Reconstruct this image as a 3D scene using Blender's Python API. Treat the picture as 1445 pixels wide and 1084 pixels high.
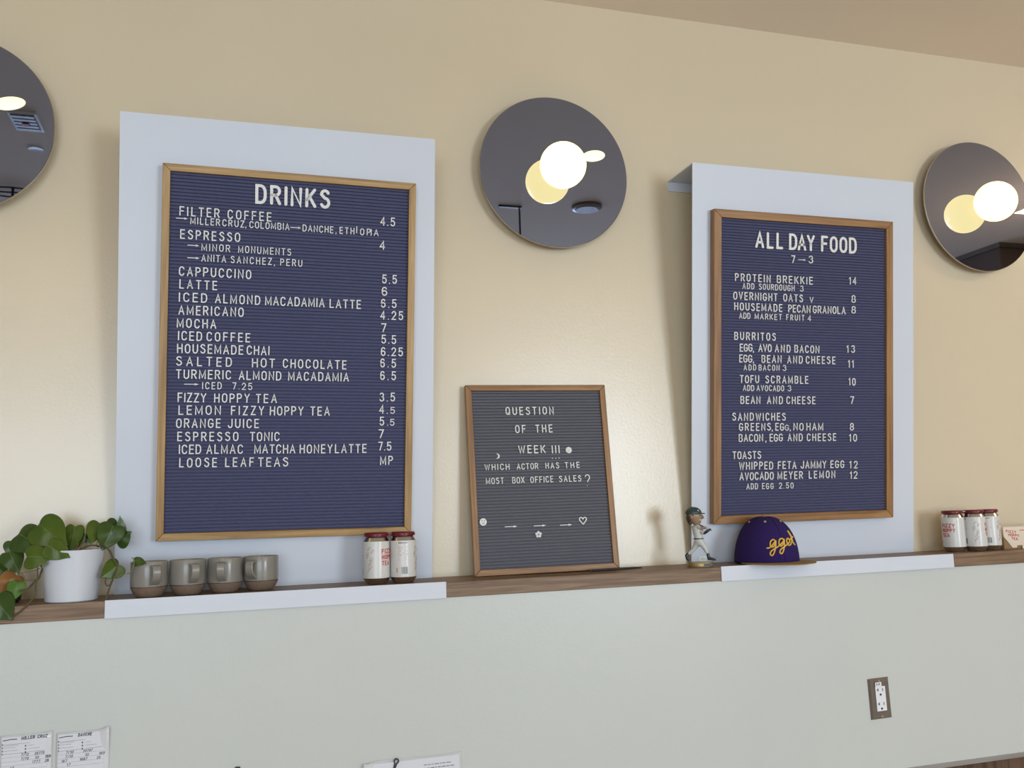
import bpy, bmesh, math, random
from mathutils import Vector, Matrix, Euler
from math import sin, cos, pi, radians, hypot, atan2, asin
random.seed(7)
S = bpy.context.scene
for o in list(bpy.data.objects):
    bpy.data.objects.remove(o)
COL = S.collection

# ------------------------------------------------------------------ camera, light, exposure
YAW, PITCH, ROLL, FPX = 0.299324, 0.133029, -0.030912, 1285.785
fw = Vector((sin(YAW)*cos(PITCH), cos(YAW)*cos(PITCH), sin(PITCH)))
r0 = Vector((cos(YAW), -sin(YAW), 0)); u0 = r0.cross(fw)
rt = r0*cos(ROLL) + u0*sin(ROLL); up = -r0*sin(ROLL) + u0*cos(ROLL)
cam_d = bpy.data.cameras.new('camera'); cam = bpy.data.objects.new('camera', cam_d); COL.objects.link(cam)
m = Matrix.Identity(4)
for i in range(3):
    m[i][0] = rt[i]; m[i][1] = up[i]; m[i][2] = -fw[i]
m[0][3], m[1][3], m[2][3] = 0.41906, -2.43520, 0.18248
cam.matrix_world = m
cam_d.sensor_width = 36; cam_d.lens = FPX*36/1445; cam_d.clip_start = 0.02
S.camera = cam
S.view_settings.view_transform = 'Standard'; S.view_settings.look = 'None'
S.view_settings.exposure = -0.2; S.view_settings.gamma = 1.0; S.view_settings.use_curve_mapping = False
S.cycles.use_denoising = True
S.cycles.sample_clamp_indirect = 4.0
S.cycles.max_bounces = 8
w = bpy.data.worlds.new('sky'); S.world = w; w.use_nodes = True
w.node_tree.nodes['Background'].inputs[0].default_value = (0.60, 0.74, 1.0, 1)
w.node_tree.nodes['Background'].inputs[1].default_value = 0.8

def area(name, loc, target, sx, sy, power, color):
    d = bpy.data.lights.new(name, 'AREA'); d.shape = 'RECTANGLE'; d.size = sx; d.size_y = sy
    d.energy = power; d.color = color
    o = bpy.data.objects.new(name, d); COL.objects.link(o); o.location = loc
    o.rotation_euler = (Vector(target)-Vector(loc)).to_track_quat('-Z', 'Y').to_euler()
    return o
# daylight through the window behind the camera, then an added soft side fill
area('window_daylight', (4.05, -7.25, 0.42), (4.05, 0, 0.42), 1.9, 1.9, 215, (0.78, 0.90, 1.0))
area('added_side_fill', (-1.0, -7.25, 0.35), (-1.0, 0, 0.35), 3.6, 2.0, 160, (0.74, 0.88, 1.0))
# added warm fill under the ceiling, no fittings, to warm the upper wall
for lx, ly in ((-0.6, -3.9), (1.6, -4.1), (3.6, -4.0), (4.6, -1.2), (5.9, -3.0)):
    area('warm_ceiling_fill', (lx, ly, 1.66), (lx, ly, 0), 0.35, 0.35, 15, (1.0, 0.74, 0.46))

# added upward fill with no lamp, warms the ceiling at the right
up_ = area('warm_upward_fill', (4.5, -1.1, 1.15), (4.5, -1.1, 3), 0.3, 0.3, 5.5, (1.0, 0.70, 0.42))

# ------------------------------------------------------------------ materials
def mat(name, col, rough=0.5, metal=0.0, bump=None, noise=None, emit=None, spec=None, coat=0, trans=0, ior=1.45, sub=0):
    """bump=(scale, strength, distance); noise=(scale, other colour, amount[, (sx,sy,sz)])"""
    m_ = bpy.data.materials.new(name); m_.use_nodes = True
    nt = m_.node_tree; N = nt.nodes; B = N['Principled BSDF']
    B.inputs['Base Color'].default_value = (*col, 1); B.inputs['Roughness'].default_value = rough
    B.inputs['Metallic'].default_value = metal
    if spec is not None: B.inputs['Specular IOR Level'].default_value = spec
    if coat: B.inputs['Coat Weight'].default_value = coat; B.inputs['Coat Roughness'].default_value = 0.1
    if trans: B.inputs['Transmission Weight'].default_value = trans; B.inputs['IOR'].default_value = ior
    if sub: B.inputs['Subsurface Weight'].default_value = sub; B.inputs['Subsurface Radius'].default_value = (.01, .01, .005)
    tc = N.new('ShaderNodeTexCoord')
    if noise:
        mp = N.new('ShaderNodeMapping'); nt.links.new(tc.outputs['Object'], mp.inputs[0])
        if len(noise) > 3: mp.inputs['Scale'].default_value = noise[3]
        n = N.new('ShaderNodeTexNoise'); n.inputs['Scale'].default_value = noise[0]; n.inputs['Detail'].default_value = 6
        nt.links.new(mp.outputs[0], n.inputs[0])
        cr = N.new('ShaderNodeValToRGB'); cr.color_ramp.elements[0].position = 0.5-noise[2]/2; cr.color_ramp.elements[1].position = 0.5+noise[2]/2
        cr.color_ramp.elements[0].color = (*col, 1); cr.color_ramp.elements[1].color = (*noise[1], 1)
        nt.links.new(n.outputs[0], cr.inputs[0]); nt.links.new(cr.outputs[0], B.inputs['Base Color'])
    if bump:
        n2 = N.new('ShaderNodeTexNoise'); n2.inputs['Scale'].default_value = bump[0]; n2.inputs['Detail'].default_value = 4
        nt.links.new(tc.outputs['Object'], n2.inputs[0])
        b = N.new('ShaderNodeBump'); b.inputs['Strength'].default_value = bump[1]; b.inputs['Distance'].default_value = bump[2]
        nt.links.new(n2.outputs[0], b.inputs['Height']); nt.links.new(b.outputs[0], B.inputs['Normal'])
    if emit:
        B.inputs['Emission Color'].default_value = (*emit[0], 1); B.inputs['Emission Strength'].default_value = emit[1]
    return m_

def wood(name, c1, c2, c3, along='x', sc=1.0, rough=0.45):
    m_ = bpy.data.materials.new(name); m_.use_nodes = True
    nt = m_.node_tree; N = nt.nodes; B = N['Principled BSDF']; B.inputs['Roughness'].default_value = rough
    tc = N.new('ShaderNodeTexCoord'); mp = N.new('ShaderNodeMapping'); nt.links.new(tc.outputs['Object'], mp.inputs[0])
    lo, hi = 1.2*sc, 30*sc
    mp.inputs['Scale'].default_value = (lo, hi, hi) if along == 'x' else (hi, hi, lo)
    n = N.new('ShaderNodeTexNoise'); n.inputs['Scale'].default_value = 2.2; n.inputs['Detail'].default_value = 8; n.inputs['Distortion'].default_value = 0.9
    nt.links.new(mp.outputs[0], n.inputs[0])
    cr = N.new('ShaderNodeValToRGB'); e = cr.color_ramp.elements
    e[0].position = 0.36; e[0].color = (*c1, 1); e[1].position = 0.66; e[1].color = (*c3, 1)
    k = e.new(0.5); k.color = (*c2, 1)
    nt.links.new(n.outputs[0], cr.inputs[0])
    mp2 = N.new('ShaderNodeMapping'); nt.links.new(tc.outputs['Object'], mp2.inputs[0])
    mp2.inputs['Scale'].default_value = (lo*6, hi*5, hi*5) if along == 'x' else (hi*5, hi*5, lo*6)
    n2 = N.new('ShaderNodeTexNoise'); n2.inputs['Scale'].default_value = 2; n2.inputs['Detail'].default_value = 3
    nt.links.new(mp2.outputs[0], n2.inputs[0])
    mx = N.new('ShaderNodeMixRGB'); mx.blend_type = 'MULTIPLY'; mx.inputs[0].default_value = 0.35
    nt.links.new(cr.outputs[0], mx.inputs[1]); nt.links.new(n2.outputs[0], mx.inputs[2])
    nt.links.new(mx.outputs[0], B.inputs['Base Color'])
    b = N.new('ShaderNodeBump'); b.inputs['Strength'].default_value = 0.25; b.inputs['Distance'].default_value = 0.0006
    nt.links.new(n2.outputs[0], b.inputs['Height']); nt.links.new(b.outputs[0], B.inputs['Normal'])
    return m_

M = {}
M['wall_upper'] = mat('cream_wall_paint', (0.65, 0.56, 0.405), 0.27, bump=(130, 0.16, 0.0015), noise=(1.5, (0.68, 0.585, 0.43), 0.5), spec=0.85)
M['wall_lower'] = mat('pale_wall_paint', (0.54, 0.575, 0.555), 0.36, bump=(130, 0.14, 0.0015), noise=(2.0, (0.565, 0.59, 0.57), 0.5))
M['ceiling'] = mat('ceiling_paint', (0.80, 0.71, 0.61), 0.8, noise=(3, (0.81, 0.72, 0.62), 0.4))
M['floor'] = mat('oak_floor', (0.46, 0.37, 0.28), 0.5, noise=(2, (0.52, 0.42, 0.32), 0.4))
M['room'] = mat('room_paint', (0.55, 0.50, 0.43), 0.8, noise=(2, (0.58, 0.53, 0.46), 0.4))
M['white_metal'] = mat('white_powder_coated_metal', (0.62, 0.665, 0.755), 0.42, noise=(4, (0.64, 0.685, 0.77), 0.5))
OAK = ((0.34, 0.19, 0.064), (0.48, 0.295, 0.108), (0.60, 0.39, 0.165))
M['oakx'] = wood('light_oak_across', *OAK, 'x'); M['oakz'] = wood('light_oak_upright', *OAK, 'z')
OAK2 = ((0.245, 0.113, 0.036), (0.35, 0.177, 0.062), (0.44, 0.24, 0.09))
M['oak2x'] = wood('brown_oak_across', *OAK2, 'x'); M['oak2z'] = wood('brown_oak_upright', *OAK2, 'z')
M['shelf'] = wood('shelf_wood', (0.17, 0.10, 0.053), (0.24, 0.15, 0.085), (0.31, 0.205, 0.125), 'x', 1.6, 0.5)
M['panelwood'] = wood('backsplash_wood', (0.07, 0.035, 0.02), (0.12, 0.065, 0.035), (0.17, 0.09, 0.05), 'z', 0.8)
M['felt_navy'] = mat('navy_felt', (0.072, 0.078, 0.150), 0.9, noise=(300, (0.088, 0.094, 0.172), 0.6), bump=(900, 0.3, 0.0006), spec=0.2)
M['felt_navy2'] = mat('slate_navy_felt', (0.070, 0.073, 0.140), 0.9, noise=(300, (0.084, 0.088, 0.160), 0.6), bump=(900, 0.3, 0.0006), spec=0.2)
M['felt_grey'] = mat('grey_felt', (0.115, 0.117, 0.140), 0.9, noise=(300, (0.14, 0.142, 0.165), 0.6), bump=(900, 0.3, 0.0006), spec=0.2)
M['letter'] = mat('white_letter_plastic', (0.78, 0.78, 0.76), 0.35, noise=(40, (0.72, 0.72, 0.70), 0.5))
M['mirror'] = mat('smoked_mirror', (0.27, 0.31, 0.43), 0.015, metal=1.0, noise=(2, (0.265, 0.305, 0.425), 0.5))
M['rim'] = mat('polished_rim_metal', (0.60, 0.58, 0.54), 0.2, metal=1.0, noise=(20, (0.55, 0.53, 0.5), 0.5))
M['globe'] = mat('opal_glass_globe', (0.9, 0.88, 0.8), 0.15, emit=((1.0, 0.74, 0.24), 3.7), noise=(3, (0.92, 0.9, 0.82), 0.5))
M['lens'] = mat('pale_glowing_oval', (0.7, 0.66, 0.5), 0.3, emit=((1.0, 0.86, 0.50), 0.75), noise=(3, (0.92, 0.9, 0.82), 0.5))  # pale emissive colour of the oval on each disc
M['steel'] = mat('brushed_steel', (0.20, 0.18, 0.16), 0.32, metal=0.9, noise=(30, (0.25, 0.225, 0.20), 0.5, (1, 1, 12)), bump=(400, 0.1, 0.0005))
M['trim_steel'] = mat('dull_steel_trim', (0.32, 0.32, 0.31), 0.4, metal=0.6, noise=(10, (0.38, 0.38, 0.37), 0.5, (1, 10, 10)))
M['plastic_white'] = mat('white_plastic', (0.78, 0.80, 0.84), 0.3, noise=(30, (0.76, 0.78, 0.82), 0.5))
M['slot'] = mat('black_slot', (0.015, 0.018, 0.03), 0.6, noise=(50, (0.02, 0.02, 0.03), 0.5))
M['ceramic_pot'] = mat('white_glazed_pot', (0.60, 0.65, 0.73), 0.3, noise=(8, (0.63, 0.67, 0.74), 0.5), coat=0.2)
M['soil'] = mat('potting_soil', (0.035, 0.022, 0.014), 0.95, noise=(150, (0.07, 0.045, 0.028), 0.5), bump=(150, 1, 0.01))
M['glaze'] = mat('grey_mug_glaze', (0.215, 0.207, 0.182), 0.28, noise=(25, (0.245, 0.235, 0.208), 0.5), coat=0.25)
M['clay'] = mat('raw_brown_clay', (0.17, 0.115, 0.078), 0.8, noise=(120, (0.21, 0.145, 0.10), 0.5), bump=(400, 0.3, 0.0008))
M['mug_line'] = mat('dark_glaze_edge', (0.05, 0.04, 0.035), 0.5, noise=(90, (0.07, 0.055, 0.045), 0.5))
def leafmat(name, a, b, c):
    m_ = mat(name, a, 0.36, spec=0.45, bump=(25, 0.25, 0.004), noise=(14, b, 0.45), sub=0)
    return m_
M['leaf_a'] = leafmat('pothos_leaf_green', (0.040, 0.088, 0.007), (0.082, 0.128, 0.012), 0)
M['leaf_b'] = leafmat('pothos_leaf_dark_green', (0.022, 0.058, 0.007), (0.045, 0.09, 0.012), 0)
M['leaf_c'] = leafmat('pothos_leaf_light_green', (0.06, 0.15, 0.02), (0.10, 0.20, 0.03), 0)
M['leaf_d'] = leafmat('dry_brown_leaf', (0.22, 0.095, 0.025), (0.34, 0.17, 0.05), 0)
M['leaf_e'] = leafmat('olive_brown_leaf', (0.09, 0.085, 0.015), (0.14, 0.11, 0.025), 0)
M['leaf_f'] = leafmat('grey_green_leaf', (0.10, 0.155, 0.075), (0.13, 0.19, 0.10), 0)
M['leaf_g'] = leafmat('faded_yellow_leaf', (0.48, 0.39, 0.19), (0.55, 0.45, 0.24), 0)
M['vein'] = mat('leaf_midrib', (0.13, 0.20, 0.05), 0.5, noise=(50, (0.16, 0.23, 0.07), 0.5))
M['vine'] = mat('vine_stem', (0.055, 0.045, 0.018), 0.6, noise=(60, (0.10, 0.085, 0.03), 0.5))
M['petiole'] = mat('leaf_stalk', (0.20, 0.18, 0.08), 0.6, noise=(60, (0.15, 0.15, 0.05), 0.5))
M['can_white'] = mat('white_can_print', (0.62, 0.62, 0.60), 0.34, metal=0.0, noise=(10, (0.64, 0.64, 0.62), 0.5), coat=0.15)
M['alu'] = mat('bare_aluminium', (0.62, 0.61, 0.59), 0.16, metal=1.0, noise=(10, (0.58, 0.57, 0.55), 0.5))
M['red_plastic'] = mat('dark_red_plastic', (0.15, 0.006, 0.018), 0.3, noise=(30, (0.13, 0.005, 0.015), 0.5))
M['red_ink'] = mat('red_ink', (0.52, 0.055, 0.04), 0.45, noise=(60, (0.46, 0.05, 0.04), 0.5))
M['grey_ink'] = mat('grey_ink', (0.16, 0.16, 0.17), 0.5, noise=(60, (0.35, 0.35, 0.35), 0.5))
M['black_ink'] = mat('black_ink', (0.03, 0.03, 0.035), 0.5, noise=(60, (0.045, 0.045, 0.05), 0.5))
M['pale_red'] = mat('pale_red_ink', (0.50, 0.20, 0.18), 0.5, noise=(60, (0.46, 0.18, 0.16), 0.5))
M['purple'] = mat('purple_wool_twill', (0.022, 0.010, 0.085), 0.95, noise=(350, (0.030, 0.014, 0.105), 0.5), bump=(900, 0.4, 0.0006), spec=0.25)
M['seam'] = mat('purple_seam_thread', (0.012, 0.006, 0.05), 0.9, noise=(350, (0.016, 0.008, 0.06), 0.5))
M['gold_cloth'] = mat('gold_twill', (0.30, 0.20, 0.07), 0.8, noise=(350, (0.26, 0.17, 0.06), 0.5), bump=(900, 0.3, 0.0005))
M['gold_thread'] = mat('yellow_embroidery', (0.80, 0.50, 0.06), 0.55, noise=(350, (0.70, 0.42, 0.05), 0.5), bump=(900, 0.5, 0.0006))
M['eyelet'] = mat('pale_eyelet_thread', (0.45, 0.38, 0.28), 0.8, noise=(300, (0.5, 0.43, 0.32), 0.5))
M['fig_gold'] = mat('gold_painted_base', (0.26, 0.19, 0.07), 0.35, metal=0.5, noise=(90, (0.36, 0.28, 0.12), 0.5))
M['fig_white'] = mat('white_painted_uniform', (0.52, 0.59, 0.56), 0.4, noise=(60, (0.54, 0.53, 0.50), 0.5))
M['fig_skin'] = mat('painted_skin', (0.30, 0.19, 0.125), 0.35, noise=(60, (0.34, 0.22, 0.15), 0.5))
M['fig_green'] = mat('dark_green_cap_paint', (0.018, 0.045, 0.045), 0.3, noise=(60, (0.025, 0.055, 0.052), 0.5))
M['fig_black'] = mat('navy_black_paint', (0.018, 0.02, 0.032), 0.3, noise=(60, (0.025, 0.027, 0.04), 0.5))
M['fig_hair'] = mat('dark_brown_hair', (0.04, 0.025, 0.015), 0.5, noise=(90, (0.06, 0.035, 0.02), 0.5), bump=(300, 0.5, 0.002))
M['paper'] = mat('white_paper', (0.66, 0.68, 0.74), 0.6, noise=(20, (0.68, 0.70, 0.76), 0.5))
M['sleeve'] = mat('clear_plastic_sleeve', (0.70, 0.72, 0.75), 0.12, noise=(20, (0.62, 0.64, 0.68), 0.5), coat=0.6)
M['cream_card'] = mat('cream_printed_card', (0.72, 0.62, 0.50), 0.55, noise=(20, (0.75, 0.65, 0.53), 0.5))
M['kraft'] = mat('brown_cardboard', (0.26, 0.155, 0.07), 0.8, noise=(60, (0.30, 0.18, 0.085), 0.5))
M['black'] = mat('black_plastic', (0.014, 0.014, 0.016), 0.4, noise=(60, (0.02, 0.02, 0.022), 0.5))
M['wax'] = mat('white_top', (0.75, 0.76, 0.78), 0.5, noise=(60, (0.72, 0.73, 0.75), 0.5))
M['dark_box'] = mat('dark_painted_soffit', (0.11, 0.07, 0.05), 0.5, noise=(6, (0.13, 0.085, 0.06), 0.5))

# ------------------------------------------------------------------ mesh helpers
class MB:
    def __init__(s): s.v = []; s.f = []; s.m = []; s.mi = 0
    def add(s, vs, fs, mi=None):
        k = len(s.v); s.v += [tuple(p) for p in vs]; s.f += [tuple(i+k for i in f) for f in fs]
        s.m += [s.mi if mi is None else mi]*len(fs); return s
    def box(s, x0, x1, y0, y1, z0, z1, mi=None):
        vs = [(x, y, z) for z in (z0, z1) for y in (y0, y1) for x in (x0, x1)]
        return s.add(vs, [(0,2,3,1), (4,5,7,6), (0,1,5,4), (1,3,7,5), (3,2,6,7), (2,0,4,6)], mi)
    def lathe(s, prof, n=48, c=(0,0,0), mi=None, axis='z', close=False):
        """prof: list of (r, h); material may vary by ring through mi list"""
        k = len(s.v); rings = []
        for r, h in prof:
            ring = []
            if r < 1e-6:
                ring = [len(s.v)]; s.v.append(s._ax(c, 0, 0, h, axis))
            else:
                for i in range(n):
                    a = 2*pi*i/n; ring.append(len(s.v)); s.v.append(s._ax(c, r*cos(a), r*sin(a), h, axis))
            rings.append(ring)
        for j in range(len(rings)-1):
            A, B = rings[j], rings[j+1]; q = mi[j] if isinstance(mi, (list, tuple)) else (s.mi if mi is None else mi)
            for i in range(n):
                i2 = (i+1) % n
                if len(A) == 1 and len(B) == 1: continue
                if len(A) == 1: s.f.append((A[0], B[i2], B[i]))
                elif len(B) == 1: s.f.append((A[i], A[i2], B[0]))
                else: s.f.append((A[i], A[i2], B[i2], B[i]))
                s.m.append(q)
        return s
    def _ax(s, c, a, b, h, axis):
        if axis == 'z': return (c[0]+a, c[1]+b, c[2]+h)
        if axis == 'y': return (c[0]+a, c[1]-h, c[2]+b)   # h grows towards the viewer (-y)
        return (c[0]+h, c[1]+a, c[2]+b)
    def tube(s, pts, r, n=8, mi=None, caps=True):
        pts = [Vector(p) for p in pts]; k = len(s.v); N = len(pts)
        rs = r if isinstance(r, (list, tuple)) else [r]*N
        t0 = (pts[1]-pts[0]).normalized(); a = t0.orthogonal().normalized()
        for i, p in enumerate(pts):
            t = ((pts[min(i+1, N-1)]-pts[max(i-1, 0)])).normalized()
            a = (a - t*a.dot(t)).normalized(); b = t.cross(a)
            for j in range(n):
                q = 2*pi*j/n; s.v.append(tuple(p + (a*cos(q)+b*sin(q))*rs[i]))
        q = s.mi if mi is None else mi
        for i in range(N-1):
            for j in range(n):
                j2 = (j+1) % n; s.f.append((k+i*n+j, k+i*n+j2, k+(i+1)*n+j2, k+(i+1)*n+j)); s.m.append(q)
        if caps:
            s.f.append(tuple(k+j for j in reversed(range(n)))); s.f.append(tuple(k+(N-1)*n+j for j in range(n))); s.m += [q, q]
        return s
    def sphere(s, c, r, seg=24, rings=14, mi=None, sc=(1,1,1)):
        prof = [(max(0, r*sin(pi*i/rings)), -r*cos(pi*i/rings)) for i in range(rings+1)]
        prof[0] = (0, -r); prof[-1] = (0, r)
        k = len(s.v); s.lathe(prof, seg, (0,0,0), mi)
        for i in range(k, len(s.v)):
            p = s.v[i]; s.v[i] = (c[0]+p[0]*sc[0], c[1]+p[1]*sc[1], c[2]+p[2]*sc[2])
        return s
    def prism(s, poly, y0, y1, mi=None):
        """poly in (x,z); y0 front (towards -y)"""
        n = len(poly); vs = [(x, y0, z) for x, z in poly]+[(x, y1, z) for x, z in poly]
        fs = [tuple(range(n)), tuple(reversed(range(n, 2*n)))]+[(i, (i+n), ((i+1) % n)+n, (i+1) % n) for i in range(n)]
        return s.add(vs, fs, mi)
    def map(s, fn, k=0):
        for i in range(k, len(s.v)): s.v[i] = tuple(fn(*s.v[i]))
        return s
    def build(s, name, mats, parent=None, smooth=False, bevel=0, loc=None, fixn=True, kind=None, subsurf=0):
        me = bpy.data.meshes.new(name); me.from_pydata(s.v, [], s.f)
        mats = mats if isinstance(mats, (list, tuple)) else [mats]
        for q in mats: me.materials.append(M[q])
        for i, p in enumerate(me.polygons): p.material_index = s.m[i] if s.m[i] < len(mats) else 0
        if fixn:
            bm = bmesh.new(); bm.from_mesh(me); bmesh.ops.recalc_face_normals(bm, faces=bm.faces); bm.to_mesh(me); bm.free()
        o = bpy.data.objects.new(name, me); COL.objects.link(o)
        if parent: o.parent = parent
        if loc: o.location = loc
        if smooth: shade(me, smooth)
        if bevel:
            b = o.modifiers.new('bevel', 'BEVEL'); b.width = bevel; b.segments = 2; b.limit_method = 'ANGLE'; b.angle_limit = radians(40)
        if subsurf:
            b = o.modifiers.new('sub', 'SUBSURF'); b.levels = subsurf; b.render_levels = subsurf
        if kind: o['kind'] = kind
        return o

def shade(me, ang=True):
    for p in me.polygons: p.use_smooth = True
    a = radians(35) if ang is True else radians(ang)
    bm = bmesh.new(); bm.from_mesh(me)
    for e in bm.edges:
        if len(e.link_faces) == 2 and e.calc_face_angle(0) > a: e.smooth = False
    bm.to_mesh(me); bm.free()

def tag(o, label, cat, group=None):
    o['label'] = label; o['category'] = cat
    if group: o['group'] = group
    return o
def thing(name, label, cat, loc=(0,0,0), rot=(0,0,0), group=None):
    o = bpy.data.objects.new(name, None); COL.objects.link(o); o.location = loc; o.rotation_euler = rot
    o.empty_display_size = 0.05
    return tag(o, label, cat, group)
def struct(o): o['kind'] = 'structure'; return o

# ------------------------------------------------------------------ stroke lettering (cut-out plastic letters, print, handwriting)
def arc(cx, cy, rx, ry, a0, a1, n=10):
    return [(cx+rx*cos(radians(a0+(a1-a0)*i/n)), cy+ry*sin(radians(a0+(a1-a0)*i/n))) for i in range(n+1)]
G = {
 'A': (.60, [[(0,0),(.5,1),(1,0)], [(.17,.33),(.83,.33)]]),
 'B': (.55, [[(0,0),(0,1),(.55,1)]+arc(.55,.765,.40,.235,90,-90,8)+[(0,.53)], [(.1,.53),(.6,.53)]+arc(.6,.265,.40,.265,90,-90,8)+[(0,0)]]),
 'C': (.56, [arc(.5,.68,.5,.32,20,180,8)+arc(.5,.32,.5,.32,180,340,8)]),
 'D': (.56, [[(0,0),(0,1),(.45,1)]+arc(.45,.62,.55,.38,90,0,6)+arc(.45,.38,.55,.38,0,-90,6)+[(0,0)]]),
 'E': (.49, [[(1,1),(0,1),(0,0),(1,0)], [(0,.52),(.9,.52)]]),
 'F': (.49, [[(1,1),(0,1),(0,0)], [(0,.52),(.85,.52)]]),
 'G': (.58, [arc(.5,.68,.5,.32,20,180,8)+arc(.5,.32,.5,.32,180,360,8)+[(1,.46),(.55,.46)]]),
 'H': (.56, [[(0,0),(0,1)], [(1,0),(1,1)], [(0,.52),(1,.52)]]),
 'I': (.13, [[(.5,0),(.5,1)]]),
 'J': (.50, [[(1,1),(1,.3)]+arc(.5,.3,.5,.3,0,-170,8)]),
 'K': (.56, [[(0,0),(0,1)], [(.95,1),(0,.36)], [(.32,.58),(1,0)]]),
 'L': (.47, [[(0,1),(0,0),(1,0)]]),
 'M': (.68, [[(0,0),(0,1),(.5,.12),(1,1),(1,0)]]),
 'N': (.57, [[(0,0),(0,1),(1,0),(1,1)]]),
 'O': (.56, [arc(.5,.68,.5,.32,0,180,10)+arc(.5,.32,.5,.32,180,360,10)+[(1,.68)]]),
 'P': (.53, [[(0,0),(0,1),(.5,1)]+arc(.5,.74,.5,.26,90,-90,8)+[(0,.48)]]),
 'Q': (.56, [arc(.5,.68,.5,.32,0,180,10)+arc(.5,.32,.5,.32,180,360,10)+[(1,.68)], [(.6,.25),(1,0)]]),
 'R': (.55, [[(0,0),(0,1),(.5,1)]+arc(.5,.745,.47,.255,90,-90,8)+[(0,.49)], [(.5,.49),(1,0)]]),
 'S': (.54, [arc(.5,.76,.46,.24,25,180,8)+arc(.5,.27,.5,.27,90,-155,10)]),
 'T': (.54, [[(0,1),(1,1)], [(.5,1),(.5,0)]]),
 'U': (.56, [[(0,1),(0,.32)]+arc(.5,.32,.5,.32,180,360,10)+[(1,1)]]),
 'V': (.58, [[(0,1),(.5,0),(1,1)]]),
 'W': (.78, [[(0,1),(.25,0),(.5,.92),(.75,0),(1,1)]]),
 'X': (.56, [[(0,0),(1,1)], [(0,1),(1,0)]]),
 'Y': (.56, [[(0,1),(.5,.48),(1,1)], [(.5,.48),(.5,0)]]),
 'Z': (.53, [[(0,1),(1,1),(0,0),(1,0)]]),
 '0': (.52, [arc(.5,.66,.5,.34,0,180,10)+arc(.5,.34,.5,.34,180,360,10)+[(1,.66)]]),
 '1': (.26, [[(0,.80),(1,1),(1,0)]]),
 '2': (.52, [arc(.5,.70,.5,.30,170,-20,10)+[(0,0),(1,0)]]),
 '3': (.52, [arc(.48,.76,.45,.24,160,-80,9), arc(.48,.27,.52,.27,85,-160,10)]),
 '4': (.56, [[(.75,0),(.75,1),(0,.28),(1,.28)]]),
 '5': (.52, [[(.95,1),(.12,1),(.05,.53)]+arc(.48,.32,.52,.32,125,-155,11)]),
 '6': (.52, [arc(.5,.66,.48,.34,30,180,8)+[(.0,.3)]+arc(.5,.29,.5,.29,180,540,14)]),
 '7': (.50, [[(0,1),(1,1),(.35,0)]]),
 '8': (.52, [arc(.5,.76,.42,.24,-90,270,14), arc(.5,.26,.5,.26,90,450,14)]),
 '9': (.52, [arc(.5,.71,.5,.29,0,360,14)+[(1,.6)]+arc(.5,.34,.5,.34,0,-150,8)]),
 ',': (.15, [[(.6,.03),(.35,-.14)]]),
 '.': (.14, [[(.5,0),(.5,.012)]]),
 '!': (.12, [[(.5,0),(.5,1)]]),
 '?': (.60, [arc(.5,.68,.5,.32,165,-55,10)+[(.5,.28),(.5,.08)]]),
 '/': (.40, [[(0,-.1),(1,1.05)]]),
 '-': (.40, [[(0,.45),(1,.45)]]),
}
def ribbon(mb, pts, t, y0, y1, mi=None):
    """a stroke of width t along pts (x,z) from y1 (back) to y0 (front), rounded ends"""
    P_ = []
    for p in pts:
        if not P_ or hypot(p[0]-P_[-1][0], p[1]-P_[-1][1]) > 1e-6: P_.append(p)
    closed = len(P_) > 3 and hypot(P_[0][0]-P_[-1][0], P_[0][1]-P_[-1][1]) < t*0.05
    if closed: P_ = P_[:-1]
    n = len(P_); L_, R_ = [], []
    for i in range(n):
        a = P_[(i-1) % n] if (closed or i > 0) else None; b = P_[i]; c = P_[(i+1) % n] if (closed or i < n-1) else None
        d1 = None if a is None else ((b[0]-a[0]), (b[1]-a[1])); d2 = None if c is None else ((c[0]-b[0]), (c[1]-b[1]))
        if d1: l = hypot(*d1); d1 = (d1[0]/l, d1[1]/l)
        if d2: l = hypot(*d2); d2 = (d2[0]/l, d2[1]/l)
        if d1 is None: d1 = d2
        if d2 is None: d2 = d1
        n1 = (-d1[1], d1[0]); n2 = (-d2[1], d2[0]); mx, mz = n1[0]+n2[0], n1[1]+n2[1]; l = hypot(mx, mz)
        if l < 0.3: mx, mz, k = n1[0], n1[1], 1
        else:
            mx /= l; mz /= l; k = min(1/max(0.3, mx*n1[0]+mz*n1[1]), 1.9)
        L_.append((b[0]+mx*k*t/2, b[1]+mz*k*t/2)); R_.append((b[0]-mx*k*t/2, b[1]-mz*k*t/2))
    k = len(mb.v); q = mb.mi if mi is None else mi
    for i in range(n):
        mb.v += [(L_[i][0], y0, L_[i][1]), (R_[i][0], y0, R_[i][1]), (L_[i][0], y1, L_[i][1]), (R_[i][0], y1, R_[i][1])]
    for i in range(n if closed else n-1):
        a, b = k+4*i, k+4*((i+1) % n)
        mb.f += [(a, a+1, b+1, b), (a+2, a, b, b+2), (a+1, a+3, b+3, b+1)]; mb.m += [q]*3
    if not closed:
        for e, sg in ((0, -1), (n-1, 1)):
            c = P_[e]; o = P_[1] if e == 0 else P_[n-2]; dx, dz = c[0]-o[0], c[1]-o[1]; l = hypot(dx, dz); dx /= l; dz /= l
            i0 = len(mb.v); a0 = atan2(dz, dx)
            arcp = [(c[0]+cos(a0+x)*t/2, c[1]+sin(a0+x)*t/2) for x in (pi/2, pi/4, 0, -pi/4, -pi/2)]
            mb.v += [(x, y0, z) for x, z in arcp]+[(x, y1, z) for x, z in arcp]
            mb.f.append(tuple(i0+j for j in range(5))); mb.m.append(q)
            for j in range(4): mb.f.append((i0+j, i0+5+j, i0+6+j, i0+j+1)); mb.m.append(q)
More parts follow.
